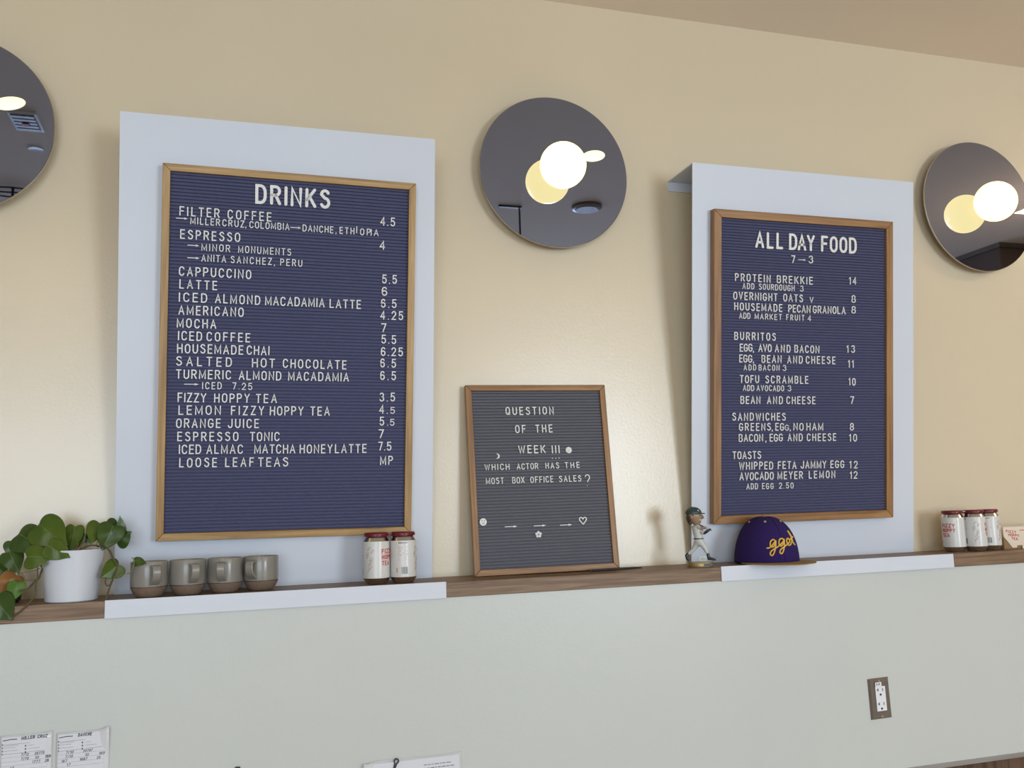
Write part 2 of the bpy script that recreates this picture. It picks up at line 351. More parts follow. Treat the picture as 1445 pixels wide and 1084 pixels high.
def glyph(mb, ch, x0, z0, h, wscale=1.0, t=0.125, y0=-0.002, y1=0.0, shear=0.0, mi=None):
    if ch not in G: return 0
    wd, st = G[ch]; wd_ = wd*h*wscale; tt = t*h
    for s_ in st:
        pts = []
        for X, Z in s_:
            z = tt/2+Z*(h-tt); x = tt/2+X*(wd_-tt) if wd > .2 else wd_*0.5+(X-.5)*.1*h
            pts.append((x0+x+shear*z, z0+z))
        ribbon(mb, pts, tt, y0, y1, mi)
    return wd_
def layout(word, x0, x1, h, t=0.125):
    """x positions and a common width factor so that the word fills x0..x1"""
    ws = [G[c][0]*h for c in word if c in G]; tot = sum(ws); n = len(word); L_ = x1-x0
    mingap = 0.06*h; f = 1.0
    if n > 1:
        gap = (L_-tot)/(n-1)
        if gap < mingap: f = max(0.5, (L_-mingap*(n-1))/tot); gap = (L_-tot*f)/(n-1)
        elif gap > 0.32*h: f = 1.08; gap = (L_-tot*f)/(n-1)
    else:
        gap = 0; f = 1.0 if word in ',.!I' else max(0.7, min(1.3, L_/tot))
    out = []; x = x0
    for c, w_ in zip(word, ws):
        out.append((c, x, f)); x += w_*f+gap
    return out
def write(mb, text, x0, x1, z0, h, **k):
    """a whole line of print, spaces allowed"""
    tot = sum((G[c][0] if c in G else .35)*h for c in text)+0.12*h*(len(text)-1); f = (x1-x0)/tot; x = x0
    for c in text:
        w_ = (G[c][0] if c in G else .35)*h*f
        glyph(mb, c, x, z0, h, wscale=f, **k); x += w_+0.12*h*f
TEXT_A = "DRINKS 2172 4019 8334 B|FILTER 398 1335 7910 N|COFFEE 1521 2573 7910 N|> 332 591 7846 S|MILLER 654 1348 7716 S|CRUZ 1401 1924 7716 S|, 1946 1989 7716 S|COLOMBIA 2043 3015 7716 S|> 3043 3293 7796 S|DANCHE 3337 4109 7716 S|, 4160 4206 7716 S|ETH 4263 4641 7716 S|I 4688 4734 7756 S|OP 4786 5059 7716 S|I 5059 5093 7716 S|A 5140 5263 7716 S|ESPRESSO 425 1831 7344 N|> 607 868 7199 S|MINOR 922 1598 7083 S|MONUMENTS 1785 3065 7083 S|> 611 882 6890 S|ANITA 924 1505 6817 S|SANCHEZ 1611 2600 6817 S|, 2649 2693 6817 S|PERU 2803 3345 6817 S|CAPPUCCINO 413 2109 6440 N|LATTE 427 1310 6126 N|ICED 420 1076 5807 N|ALMOND 1260 2337 5807 N|MACADAMIA 2451 3915 5807 N|LATTE 4040 4841 5807 N|AMERICANO 418 1945 5493 N|MOCHA 387 1302 5172 N|ICED 417 975 4863 N|COFFEE 1079 2112 4863 N|HOUSEMADE 404 1952 4553 N|CHAI 2031 2579 4553 N|SALTED 386 1682 4243 N|HOT 2163 2713 4243 N|CHOCOLATE 2908 4495 4243 N|TURMERIC 389 1674 3929 N|ALMOND 1852 2876 3929 N|MACADAMIA 3043 4557 3929 N|> 595 921 3799 S|ICED 998 1454 3682 S|7.25 1704 2179 3682 S|FIZZY 438 1100 3357 N|HOPPY 1281 2121 3357 N|TEA 2267 2778 3357 N|LEMON 462 1444 3053 N|FIZZY 1682 2474 3053 N|HOPPY 2610 3432 3053 N|TEA 3601 4089 3053 N|ORANGE 412 1447 2733 N|JUICE 1613 2358 2733 N|ESPRESSO 447 1872 2407 N|TONIC 2141 2861 2407 N|ICED 488 1003 2098 N|ALMAC 1123 1987 2098 N|MATCHA 2251 3249 2098 N|HONEY 3354 4174 2098 N|LATTE 4233 5041 2098 N|LOOSE 502 1379 1772 N|LEAF 1567 2254 1772 N|TEAS 2349 3079 1772 N|4.5 5302 5690 8000 N|4 5295 5441 7372 N|5.5 5372 5761 6496 N|6 5368 5509 6179 N|6.5 5353 5759 5862 N|4.25 5338 5939 5557 N|7 5363 5498 5230 N|5.5 5378 5765 4931 N|6.25 5368 5946 4613 N|6.5 5358 5769 4314 N|6.5 5361 5772 3985 N|3.5 5353 5757 3430 N|4. 5349 5575 3113 N|5 5637 5760 3113 S|5. 5364 5590 2802 N|5 5633 5750 2802 S|7 5336 5476 2480 N|7.5 5338 5681 2157 N|MP 5390 5726 1792 N"
TEXT_B = "ALL 1389 2335 8096 B|DAY 2537 3424 8096 B|FOOD 3652 4929 8096 B|7 2612 2747 7702 N|> 2863 3115 7820 S|3 3218 3376 7726 N|PROTEIN 716 1907 7086 N|BREKKIE 2121 3363 7086 N|ADD 964 1358 6866 S|SOURDOUGH 1509 2728 6866 S|3 2918 3054 6866 S|OVERNIGHT 659 2142 6543 N|OATS 2343 3020 6543 N|V 3253 3390 6543 S|HOUSEMADE 692 2310 6228 N|PECAN 2512 3281 6228 N|GRANOLA 3363 4525 6228 N|ADD 855 1227 5986 S|MARKET 1372 2290 5986 S|FRUIT 2444 3069 5986 S|4 3185 3308 5986 S|14 4652 4914 7152 N|8 4737 4893 6597 N|8 4737 4893 6267 N|BURRITOS 693 2086 5363 N|EGG 875 1298 5024 N|, 1314 1364 5024 N|AVO 1498 1943 5024 N|AND 2053 2589 5024 N|BACON 2726 3592 5024 N|EGG 859 1290 4703 N|, 1315 1365 4703 N|BEAN 1607 2282 4703 N|AND 2478 3010 4703 N|CHEESE 3122 4163 4703 N|ADD 1008 1423 4472 S|BACON 1507 2214 4472 S|3 2325 2461 4472 S|TOFU 877 1524 4099 N|SCRAMBLE 1734 3209 4099 N|ADD 984 1358 3867 S|AVOCADO 1441 2368 3867 S|3 2496 2624 3867 S|BEAN 903 1567 3488 N|AND 1793 2326 3488 N|CHEESE 2453 3461 3488 N|SANDWICHES 632 2428 2994 N|GREENS 855 1920 2695 N|, 1954 2005 2695 N|EG 2072 2369 2695 N|G 2403 2539 2695 S|, 2565 2616 2695 N|NO 2693 3037 2695 N|HAM 3141 3724 2695 N|BACON 847 1660 2376 N|, 1736 1786 2376 N|EGG 1879 2327 2376 N|AND 2497 3011 2376 N|CHEESE 3158 4190 2376 N|TOASTS 643 1594 1870 N|WHIPPED 857 1998 1555 N|FETA 2158 2797 1555 N|JAMMY 2943 3838 1555 N|EGG 3987 4474 1555 N|AVOCADO 874 2015 1250 N|MEYER 2150 3021 1250 N|LEMON 3228 4155 1250 N|ADD 1105 1487 976 S|EGG 1629 2015 976 S|2.50 2201 2695 976 S|13 4563 4859 5060 N|11 4608 4814 4606 N|10 4635 4885 4061 N|7 4688 4831 3500 N|8 4679 4822 2689 N|10 4652 4930 2349 N|12 4661 4956 1532 N|12 4678 4947 1214 N"
TEXT_C = "QUESTION 1109 2500 4321 N|OF 1350 1655 3811 N|THE 1933 2431 3811 N|WEEK 1407 2182 3241 N|! 2369 2398 3226 N|! 2467 2495 3226 N|! 2564 2593 3226 N|. 2353 2393 3072 N|. 2450 2491 3072 N|. 2548 2588 3072 N|* 2759 2961 3220 S|( 721 876 3111 S|WHICH 430 1125 2799 S|ACTOR 1331 1944 2799 S|HAS 2153 2546 2799 S|THE 2712 3145 2799 S|MOST 445 944 2425 S|BOX 1182 1527 2425 S|OFFICE 1695 2350 2425 S|SALES 2515 3163 2425 S|? 3286 3430 2362 N|. 3315 3356 2296 S|@ 153 352 1323 S|> 914 1243 1265 S|> 1724 2058 1257 S|> 2468 2807 1247 S|< 3001 3246 1244 S|% 1731 1925 930 S"
LEAVES=[((0.002,-0.140,0.174),(0.067,-0.170,0.127),0.080,"a"),((-0.042,-0.120,0.155),(0.017,-0.160,0.121),0.073,"b"),((-0.056,-0.130,0.115),(-0.031,-0.150,0.068),0.049,"b"),((-0.014,-0.170,0.104),(0.043,-0.190,0.105),0.054,"a"),((0.031,-0.185,0.127),(0.078,-0.195,0.099),0.048,"a"),((0.072,-0.100,0.167),(0.066,-0.130,0.110),0.042,"a"),((0.081,-0.090,0.151),(0.075,-0.120,0.111),0.026,"e"),((0.124,-0.100,0.173),(0.110,-0.130,0.127),0.049,"a"),((0.157,-0.130,0.166),(0.135,-0.150,0.111),0.061,"b"),((0.162,-0.110,0.128),(0.194,-0.120,0.151),0.044,"b"),((0.172,-0.100,0.148),(0.168,-0.110,0.188),0.022,"f"),((0.175,-0.165,0.078),(0.138,-0.180,0.051),0.048,"a"),((0.204,-0.160,0.086),(0.233,-0.185,0.081),0.023,"a"),((-0.089,-0.100,0.084),(-0.062,-0.110,0.063),0.037,"b"),((-0.042,-0.120,0.064),(-0.080,-0.152,0.026),0.048,"d"),((-0.032,-0.160,0.049),(-0.040,-0.175,0.007),0.036,"c"),((-0.070,-0.185,0.017),(-0.031,-0.200,-0.027),0.065,"b"),((-0.051,-0.070,0.060),(-0.029,-0.070,0.024),0.024,"g"),((0.090,-0.100,0.142),(0.109,-0.100,0.129),0.022,"b"),((0.137,-0.090,0.172),(0.166,-0.100,0.155),0.037,"b"),((-0.050,-0.115,0.136),(-0.050,-0.125,0.098),0.044,"b"),((0.068,-0.120,0.111),(0.083,-0.110,0.136),0.018,"e")]
VINES=[([(0.069,-0.130,0.113),(0.048,-0.136,0.109),(0.028,-0.141,0.096),(0.016,-0.147,0.078),(0.010,-0.153,0.057),(0.004,-0.159,0.050),(-0.010,-0.164,0.035),(-0.024,-0.170,0.031)],0.0022),([(0.011,-0.180,0.088),(0.012,-0.183,0.058),(0.010,-0.185,0.041),(0.010,-0.188,0.023),(-0.001,-0.190,0.006),(-0.017,-0.192,-0.011),(-0.036,-0.195,-0.023)],0.0018),([(-0.041,-0.130,0.052),(-0.018,-0.150,0.052),(0.009,-0.170,0.054)],0.0011),([(-0.029,-0.160,0.070),(-0.007,-0.167,0.072),(0.013,-0.173,0.077),(0.032,-0.180,0.089)],0.0011),([(0.126,-0.140,0.119),(0.138,-0.147,0.122),(0.152,-0.154,0.110),(0.161,-0.161,0.094),(0.171,-0.167,0.074),(0.165,-0.174,0.051),(0.159,-0.181,0.031),(0.152,-0.188,0.004)],0.0019),([(0.150,-0.180,0.052),(0.149,-0.180,0.041),(0.153,-0.180,0.033),(0.159,-0.180,0.036),(0.163,-0.180,0.046)],0.0013),([(0.172,-0.170,0.052),(0.188,-0.170,0.057),(0.202,-0.170,0.061),(0.207,-0.170,0.085),(0.202,-0.170,0.093)],0.0011),([(0.078,-0.150,0.110),(0.095,-0.150,0.117),(0.110,-0.150,0.123),(0.128,-0.150,0.122),(0.140,-0.150,0.117)],0.0018),([(0.097,-0.120,0.113),(0.102,-0.115,0.132),(0.105,-0.110,0.151)],0.0010),([(0.085,-0.120,0.110),(0.093,-0.115,0.135),(0.097,-0.110,0.154)],0.0010),([(0.122,-0.130,0.119),(0.128,-0.130,0.138),(0.157,-0.130,0.162)],0.0010),([(0.016,-0.170,0.081),(0.016,-0.157,0.104),(0.015,-0.143,0.130),(0.000,-0.130,0.171)],0.0014),([(0.020,-0.160,0.096),(-0.002,-0.140,0.115),(-0.036,-0.120,0.150)],0.0012),([(0.055,-0.170,0.109),(0.040,-0.175,0.119),(0.031,-0.180,0.127)],0.0012),([(0.133,-0.130,0.110),(0.154,-0.120,0.120),(0.165,-0.110,0.129)],0.0012)]

# ------------------------------------------------------------------ the room
ZC, ZF = 1.7013, -1.35
X0, X1, YB = -3.6, 7.6, -7.0
SD, ST = 0.1842, 0.0372          # depth and thickness of the wooden ledge
WL = -0.1795                     # face of the thicker lower wall
struct(MB().box(X0, X1, 0.0, 0.15, -ST, ZC).build('wall_back', 'wall_upper'))
struct(MB().box(X0, X1, WL, 0.15, -0.583, -ST).build('wall_lower', 'wall_lower'))
struct(MB().box(X0, X1, WL+0.03, 0.15, ZF, -0.583).build('trim_1', 'panelwood'))
struct(MB().box(X0, X1, WL-0.004, WL+0.03, -0.596, -0.583).build('trim_2', 'trim_steel', bevel=0.001))
struct(MB().box(X0, X1, YB-0.2, 0.15, ZC, ZC+0.1).build('ceiling', 'ceiling'))
struct(MB().box(X0, X1, YB-0.2, 0.15, ZF-0.1, ZF).build('floor', 'floor'))
struct(MB().box(X0-0.15, X0, YB-0.2, 0.15, ZF, ZC).build('wall_left', 'room'))
struct(MB().box(X1, X1+0.15, YB-0.2, 0.15, ZF, ZC).build('wall_right', 'room'))
fb = MB()   # street side wall behind the camera: window opening, plus one added for fill
for a, b, c, d in ((X0, -2.8, ZF, ZC), (0.8, 3.1, ZF, ZC), (5.0, X1, ZF, ZC), (-2.8, 0.8, ZF, -0.65), (-2.8, 0.8, 1.35, ZC), (3.1, 5.0, ZF, -0.53), (3.1, 5.0, 1.37, ZC)):
    fb.box(a, b, YB-0.2, YB, c, d)
struct(fb.build('wall_front', 'room'))

# ------------------------------------------------------------------ things on the ceiling that show in the mirrors
t = thing('ceiling_speaker', 'dark round ceiling disc seen only in the middle mirror lamp', 'speaker', (2.15, -1.855, ZC))
MB().lathe([(0.0, 0), (0.078, 0), (0.078, -.012), (0.066, -.018), (0.0, -.018)], 32).build('ring', 'steel', t, smooth=True)
MB().lathe([(0.0, -.0185), (0.062, -.0185), (0.058, -.022), (0, -.022)], 32).build('grille', 'grey_ink', t, smooth=True)
t = thing('pendant_lamp', 'black pendant lamp on a thin cord, seen in the middle mirror lamp', 'lamp', (1.81, -1.93, ZC))
MB().box(-.11, .01, -.008, .008, -.010, 0).build('canopy', 'black', t)
MB().tube([(0, 0, -.01), (0, 0, -.62)], .005).build('cord', 'black', t)
MB().lathe([(0.012, -.62), (0.03, -.64), (0.11, -.74), (0.105, -.74), (0.0, -.66)], 24).build('shade', 'black', t, smooth=True)
t = thing('ceiling_vent', 'small white ceiling vent mirrored in the left wall lamp', 'vent', (-0.348, -1.345, ZC))
MB().box(-.05, .05, -.085, .085, -.012, 0).build('frame', 'plastic_white', t, bevel=.002)
for i in range(5): MB().box(-.04, .04, -.065+i*.03, -.045+i*.03, -.018, -.0122).build('slat', 'steel', t)
MB().box(-.012, .012, -.012, .012, -.022, -.0182).build('red_tag', 'red_ink', t)
t = thing('recessed_spot', 'tiny recessed ceiling spot mirrored in the left wall lamp', 'lamp', (-0.368, -1.635, ZC))
MB().lathe([(0, 0), (.03, 0), (.028, -.006), (.016, -.004), (0, -.004)], 20).build('ring', 'plastic_white', t, smooth=True)
t = thing('ceiling_wire_frame', 'thin black wire frame mirrored low in the left wall lamp', 'lamp', (-0.56, -2.16, ZC))
MB().tube([(.12*cos(a*pi/8), .07*sin(a*pi/8), -.02) for a in range(17)], .004).build('ring', 'black', t)
MB().tube([(.0, 0, -.001), (0, 0, -.45)], .006).build('cord', 'black', t)
MB().tube([(-.12, 0, -.02), (.12, 0, -.02)], .004).build('arm', 'black', t)
t = thing('duct_soffit', 'dark boxed soffit under the ceiling mirrored in the right wall lamp', 'soffit', (4.93, -1.98, ZC))
MB().box(0, 1.6, -1.7, 0, -.26, -.001).build('box', 'dark_box', t, bevel=.004)
MB().box(-.015, 1.6, -1.7, .015, -.03, -.001).build('edge_strip', 'steel', t)

# ------------------------------------------------------------------ wooden ledge
o = MB().box(-2.2, 4.6, -SD, -0.0005, -ST, 0).build('wall_ledge', 'shelf', bevel=.0015)
tag(o, 'long brown wooden ledge running along the wall under the menu boards', 'shelf')

# ------------------------------------------------------------------ white sheet metal panels behind the boards
PT, PB, PH, PW = 0.1618, 0.0183, 1.1578, 0.7766
TILT = atan2(PT-PB, PH); PL = hypot(PT-PB, PH)
def backing(x, label):
    t = thing('backing_panel', label, 'panel', (x, 0, 0.0005))
    k = 0.003
    pr = [(0, -PB, 0), (0, -PT, PH)]
    s = MB(); s.add([(0, -PB, 0), (PW, -PB, 0), (PW, -PB+k, 0), (0, -PB+k, 0), (0, -PT, PH), (PW, -PT, PH), (PW, -PT+k, PH-k), (0, -PT+k, PH-k)],
          [(0,1,5,4), (3,7,6,2), (0,4,7,3), (1,2,6,5), (0,3,2,1), (4,5,6,7)])
    s.build('face_sheet', 'white_metal', t)
    MB().box(0, PW, -PT+k, -0.001, PH-k-0.0002, PH).build('top_return', 'white_metal', t)
    MB().box(0, PW, -0.004, -0.001, PH-0.032, PH-k-0.0004).build('rear_flange', 'white_metal', t)
    return t
backing(0.1504, 'white metal panel leaning out from the wall behind the drinks menu board')
backing(1.6915, 'white metal panel with folded top return behind the food menu board')
def plate(x0, x1, label):
    s = MB(); y = -SD-.0003
    s.box(x0, x1, y-.002, y, -ST-.001, .0018)
    o = s.build('edge_plate', 'white_metal', bevel=.0005); return tag(o, label, 'plate')
plate(0.1500, 0.9268, 'white metal strip on the front of the ledge below the four mugs and drinks board')
plate(1.6916, 2.4663, 'white metal strip on the front of the ledge below the purple cap')

# ------------------------------------------------------------------ letter boards
CAP = {'B': 0.048, 'N': 0.0225, 'S': 0.0172}
CAPT = {'B': 0.150, 'N': 0.122, 'S': 0.118}
glyph_cache = {}
def letter(ch, f, size, board, x, z, hs):
    h = CAP[size]*hs; key = (ch, round(f, 1), size, hs)
    if key not in glyph_cache:
        s = MB()
        if ch == '>':
            ribbon(s, [(0, .0), (0.72, .0)], .11, -.0022, 0)
            s.prism([(.70, -.17), (1.0, 0), (.70, .17)], -.0022, 0)
            s.map(lambda a, b, c: (a*f, b, c*0.0165))
        elif ch == '(':   # crescent moon
            pts = arc(0, 0, .5, .5, -125, 125, 14); inn = arc(-.22, .02, .42, .42, 100, -100, 12)
            s.prism([(a*.014, c*.014) for a, c in pts+inn], -.0022, 0)
        elif ch == '*':   # smiling sun
            R_ = .0102
            s.prism([((R_ if i % 2 else R_*.72)*cos(i*pi/10), (R_ if i % 2 else R_*.72)*sin(i*pi/10)) for i in range(20)], -.0022, 0)
            s.box(-.0030, -.0018, -.0026, -.0021, .0008, .0026, 1); s.box(.0018, .0030, -.0026, -.0021, .0008, .0026, 1)
            ribbon(s, [(a, b-.0005) for a, b in arc(0, 0, .003, .0026, 200, 340, 6)], .0009, -.0026, -.0021, 1)
        elif ch == '@':   # round smiling face
            s.prism([(.0096*cos(i*pi/12), .0098*sin(i*pi/12)) for i in range(24)], -.0022, 0)
            for sx in (-1, 1):
                s.box(sx*.0036-.0012, sx*.0036+.0012, -.0026, -.0021, .0012, .0026, 1); ribbon(s, [(sx*.0055, .0046), (sx*.0018, .0046)], .0009, -.0026, -.0021, 1)
            ribbon(s, arc(0, -.0018, .0036, .003, 200, 340, 6), .0012, -.0026, -.0021, 1); s.box(-.0006, .0006, -.0026, -.0021, -.001, .0012, 1)
        elif ch == '<':   # heart outline
            pts = [(0, -.0095), (-.0055, -.004), (-.0102, .0022), (-.0094, .0072), (-.0055, .0090), (-.0018, .0074), (0, .0040)]
            pts = pts+[(-a, b) for a, b in reversed(pts[:-1])]; pts.append(pts[0]); ribbon(s, pts, .0024, -.0022, 0)
        elif ch == '%':   # five petal flower
            for i in range(5):
                a = pi/2+i*2*pi/5; s.prism([(.0056*cos(a)+.0036*cos(j*pi/5), .0056*sin(a)+.0036*sin(j*pi/5)) for j in range(10)], -.0022, 0)
            ribbon(s, arc(0, 0, .0032, .0032, 0, 360, 10), .0024, -.0022, 0)
        elif ch == '?':
            ribbon(s, arc(.006, .017, .0062, .0072, 165, -60, 12)+[(.0065, .0075), (.0065, .0045)], .0023, -.0022, 0)
        else:
            glyph(s, ch, 0, 0, h, wscale=round(f, 1) if ch not in ',.!I' else 1, t=CAPT[size], y0=-.0022)
        o = s.build('letter', ['letter', 'felt_grey'], board, bevel=0)
        glyph_cache[key] = o.data
    else:
        o = bpy.data.objects.new('letter', glyph_cache[key]); COL.objects.link(o); o.parent = board
    o.location = (x, 0, z); return o

def letter_board(name, label, loc, rot, W, H, D, fw_, mx, mz, felt, table, hs=1.0, y_felt=0.008, grooves=0.0084):
    """local frame: x right, z up, front plane y=0, back plane y=+D"""
    t = thing(name, label, 'letter board', loc, rot)
    f = fw_; bv = .0012
    def rail(poly, mt):
        s = MB(); s.prism(poly, 0, D); s.build('frame_rail', mt, t, bevel=bv)
    g = .0002
    rail([(0, g), (f, f+g), (f, H-f-g), (0, H-g)], mz); rail([(W, g), (W, H-g), (W-f, H-f-g), (W-f, f+g)], mz)
    rail([(g, 0), (W-g, 0), (W-f-g, f), (f+g, f)], mx); rail([(g, H), (f+g, H-f), (W-f-g, H-f), (W-g, H)], mx)
    # ribbed felt: soft ridges with a deep narrow slot between them
    s = MB(); z = f+.0003; x0, x1 = f+.0003, W-f-.0003; rows = []
    n = int((H-2*f)/grooves); p = (H-2*f-.0006)/n
    for i in range(n):
        rows += [(z, .0045), (z+p*.30, .0045), (z+p*.34, .0008), (z+p*.48, 0), (z+p*.82, 0), (z+p*.98, .0008)]; z += p
    rows.append((z, .0045))
    vs = []; fs = []
    for i, (zz, yy) in enumerate(rows):
        vs += [(x0, y_felt+yy, zz), (x1, y_felt+yy, zz)]
        if i: fs.append((2*i-2, 2*i-1, 2*i+1, 2*i))
    s.add(vs, fs); s.build('felt_panel', felt, t, fixn=False)
    MB().box(f+.0003, W-f-.0003, D-.0045, D-.0005, f+.0003, H-f-.0003).build('back_board', 'kraft', t)
    # letters, the largest first as parts of their own; past 300 the smallest are joined
    items = []
    for e in table.split('|'):
        w_, a, b, zz, sz = e.rsplit(' ', 4) if not e.startswith(',') else (',', *e.split(' ')[1:])
        a, b, zz = int(a)/1e4, int(b)/1e4, int(zz)/1e4
        h = CAP[sz]*hs
        if w_ == '>': items.append((sz, '>', a, b-a, zz))
        elif w_ in '(*@<%': items.append((sz, w_, (a+b)/2+(.006 if w_ == '@' else 0), 1.0, zz+{'(':.007, '*':.009, '@':.0098, '<':.010, '%':.0095}[w_]))
        elif w_ == '?': items.append((sz, w_, a, 1.0, zz))
        else:
            for c, x, ff in layout(w_, a, b, h): items.append((sz, c, x, ff, zz))
    items.sort(key=lambda q: 'BNS'.index(q[0]))
    late = MB()
    for i, (sz, c, x, ff, zz) in enumerate(items):
        jz = random.uniform(-.0004, .0004)
        if i < 300:
            o = letter(c, ff, sz, t, x, zz+jz, hs); o.location[1] = y_felt-.0001
            if c not in '>(*@<%?.,!': o.rotation_euler[1] = random.uniform(-.012, .012)
        elif c == '>':
            k = len(late.v); ribbon(late, [(0, 0), (.72, 0)], .11, -.0022, 0); late.prism([(.70, -.17), (1, 0), (.70, .17)], -.0022, 0)
            late.map(lambda a, b, d: (x+a*ff, b, zz+d*.0165), k)
        else: glyph(late, c, x, zz+jz, CAP[sz]*hs, wscale=ff, t=CAPT[sz], y0=-.0022)
    if late.v:
        o = late.build('small_letters', 'letter', t, kind='stuff'); o.location = (0, y_felt-.0001, 0)
    return t

FR, TH = 0.026, 0.024            # front plane in front of the panel, frame thickness
def on_panel(x, bz):
    n = Vector((0, -PH/PL, -(PT-PB)/PL)); e = Vector((0, -(PT-PB)/PL, PH/PL))
    return Vector((x, -PB, 0))+n*FR+e*bz
letter_board('drinks_letter_board', 'tall oak framed letter board titled DRINKS with navy ribbed felt', on_panel(0.2430, 0.1279), (TILT, 0.0075, 0),
             0.6219, 0.9158, TH, 0.018, 'oakx', 'oakz', 'felt_navy', TEXT_A, 1.03)
letter_board('food_letter_board', 'brown oak framed letter board titled ALL DAY FOOD with ribbed slate blue felt', on_panel(1.7489, 0.1153), (TILT, 0.0, 0),
             0.6219, 0.9158, TH, 0.024, 'oak2x', 'oak2z', 'felt_navy2', TEXT_B, 1.03)
letter_board('question_letter_board', 'small oak framed grey felt letter board asking the question of the week', (1.0291, -0.0745, 0.0012), (-0.09, -0.006, -0.0372),
             0.4070, 0.5165, 0.018, 0.0165, 'oak2x', 'oak2z', 'felt_grey', TEXT_C, 1.0, y_felt=0.006)

# ------------------------------------------------------------------ round mirror lamps
def mirror_lamp(x, z, label):
    t = thing('mirror_wall_lamp', label, 'wall lamp', (x, 0, z)); R_ = 0.2275; yf = 0.040
    MB().lathe([(0, .001), (.075, .001), (.075, .0335), (0, .0335)], 40, axis='y').build('back_plate', 'rim', t, smooth=True)
    MB().lathe([(0, .034), (R_-.0015, .034), (R_, .0352), (R_, .0388), (R_-.0012, yf), (0, yf)], 128, axis='y', mi=[1, 1, 1, 1, 0]).build('mirror_disc', ['mirror', 'rim'], t, smooth=20)
    MB().lathe([(0, yf+.0003), (.022, yf+.0003), (.022, yf+.008), (0, yf+.008)], 32, axis='y').build('globe_holder', 'rim', t, smooth=True)
    MB().sphere((0, -yf-.0672, -.006), .0660, 48, 32).build('globe', 'globe', t, smooth=True)
    s = MB(); s.lathe([(0, yf+.0003), (1.0, yf+.0003), (.96, yf+.0030), (.75, yf+.0048), (0, yf+.0060)], 48, axis='y')
    ca, sa = cos(radians(11)), sin(radians(11))
    s.map(lambda a, b, c: (a*.0370*ca-c*.0172*sa, b, a*.0370*sa+c*.0172*ca)); s.build('glowing_oval', 'lens', t, smooth=True, loc=(.1235, 0, .058))  # flat emissive oval laid on the disc face beside the globe
    return t
mirror_lamp(-0.240, 1.146, 'round mirror wall lamp cut off by the left edge, beside the drinks board')
mirror_lamp(1.3095, 1.1445, 'round smoked mirror wall lamp with glowing globe between the two menu boards')
mirror_lamp(2.8450, 1.146, 'round mirror wall lamp at the right edge, beside the food board')

# ------------------------------------------------------------------ mugs
def mug(x, y, yaw, label):
    t = thing('mug', label, 'mug', (x, y, 0.0008), (0, 0, yaw), 'grey stoneware mugs in a row on the ledge')
    R_ = .0412; H = .0805
    prof = [(0, 0), (.0265, 0), (.029, .002), (.0345, .009), (.0392, .0185), (.0405, .0222)]
    MB().lathe(prof+[(.0375, .0222), (0, .0222)], 56).build('clay_foot', 'clay', t, smooth=True)
    MB().lathe([(.0407, .0222), (.0410, .0232), (.0408, .0240), (.0370, .0240), (.0370, .0222), (.0407, .0222)], 56).build('glaze_edge', 'mug_line', t, smooth=True)
    MB().lathe([(0, .0241), (.0405, .0241), (.0413, .032), (R_, .060), (.0410, H-.0012), (.0404, H), (.0393, H-.0004), (.0386, H-.002), (.0384, .030), (.035, .0265), (0, .026)], 56).build('body', 'glaze', t, smooth=True)
    # strap handle: out from the wall near the rim, down, kinked back in
    path = [(.0425, .0690), (.0520, .0700), (.0610, .0685), (.0650, .0630), (.0652, .0540), (.0625, .0460), (.0560, .0390), (.0490, .0340), (.0432, .0300)]
    path = [(r-.0032, z) for r, z in path]
    wd = [.0096, .0094, .0092, .0091, .0093, .0095, .0098, .0101, .0104]
    vs, fs = [], []
    for i, (r, z) in enumerate(path):
        a = path[max(i-1, 0)]; b = path[min(i+1, len(path)-1)]; d = Vector((b[0]-a[0], b[1]-a[1])).normalized(); nx, nz = d[1], -d[0]
        for sx, sn in ((-1, 1), (1, 1), (1, -1), (-1, -1)):
            vs.append((sx*wd[i], -(r-nx*sn*.0030), z-nz*sn*.0030))
    for i in range(len(path)-1):
        for j in range(4): fs.append((4*i+j, 4*i+(j+1) % 4, 4*i+4+(j+1) % 4, 4*i+4+j))
    s = MB(); s.add(vs, fs); s.add([], []); o = s.build('handle', 'glaze', t, bevel=.0018); shade(o.data, 60)
    return t
def toward(x, y, off): return atan2(-2.435-y, 0.419-x)+pi/2+radians(off)
for x, y, off, lb in ((0.2365, -.130, 15, 'leftmost grey mug of the row, pothos leaf over its rim'),
                      (0.3205, -.122, 16, 'second grey mug from the left, handle turned slightly right'),
                      (0.4045, -.114, -10, 'third grey mug from the left, handle facing the viewer'),
                      (0.4870, -.104, -26, 'grey mug at the right end of the row, handle towards its left side')):
    mug(x, y, toward(x, y, off), lb)

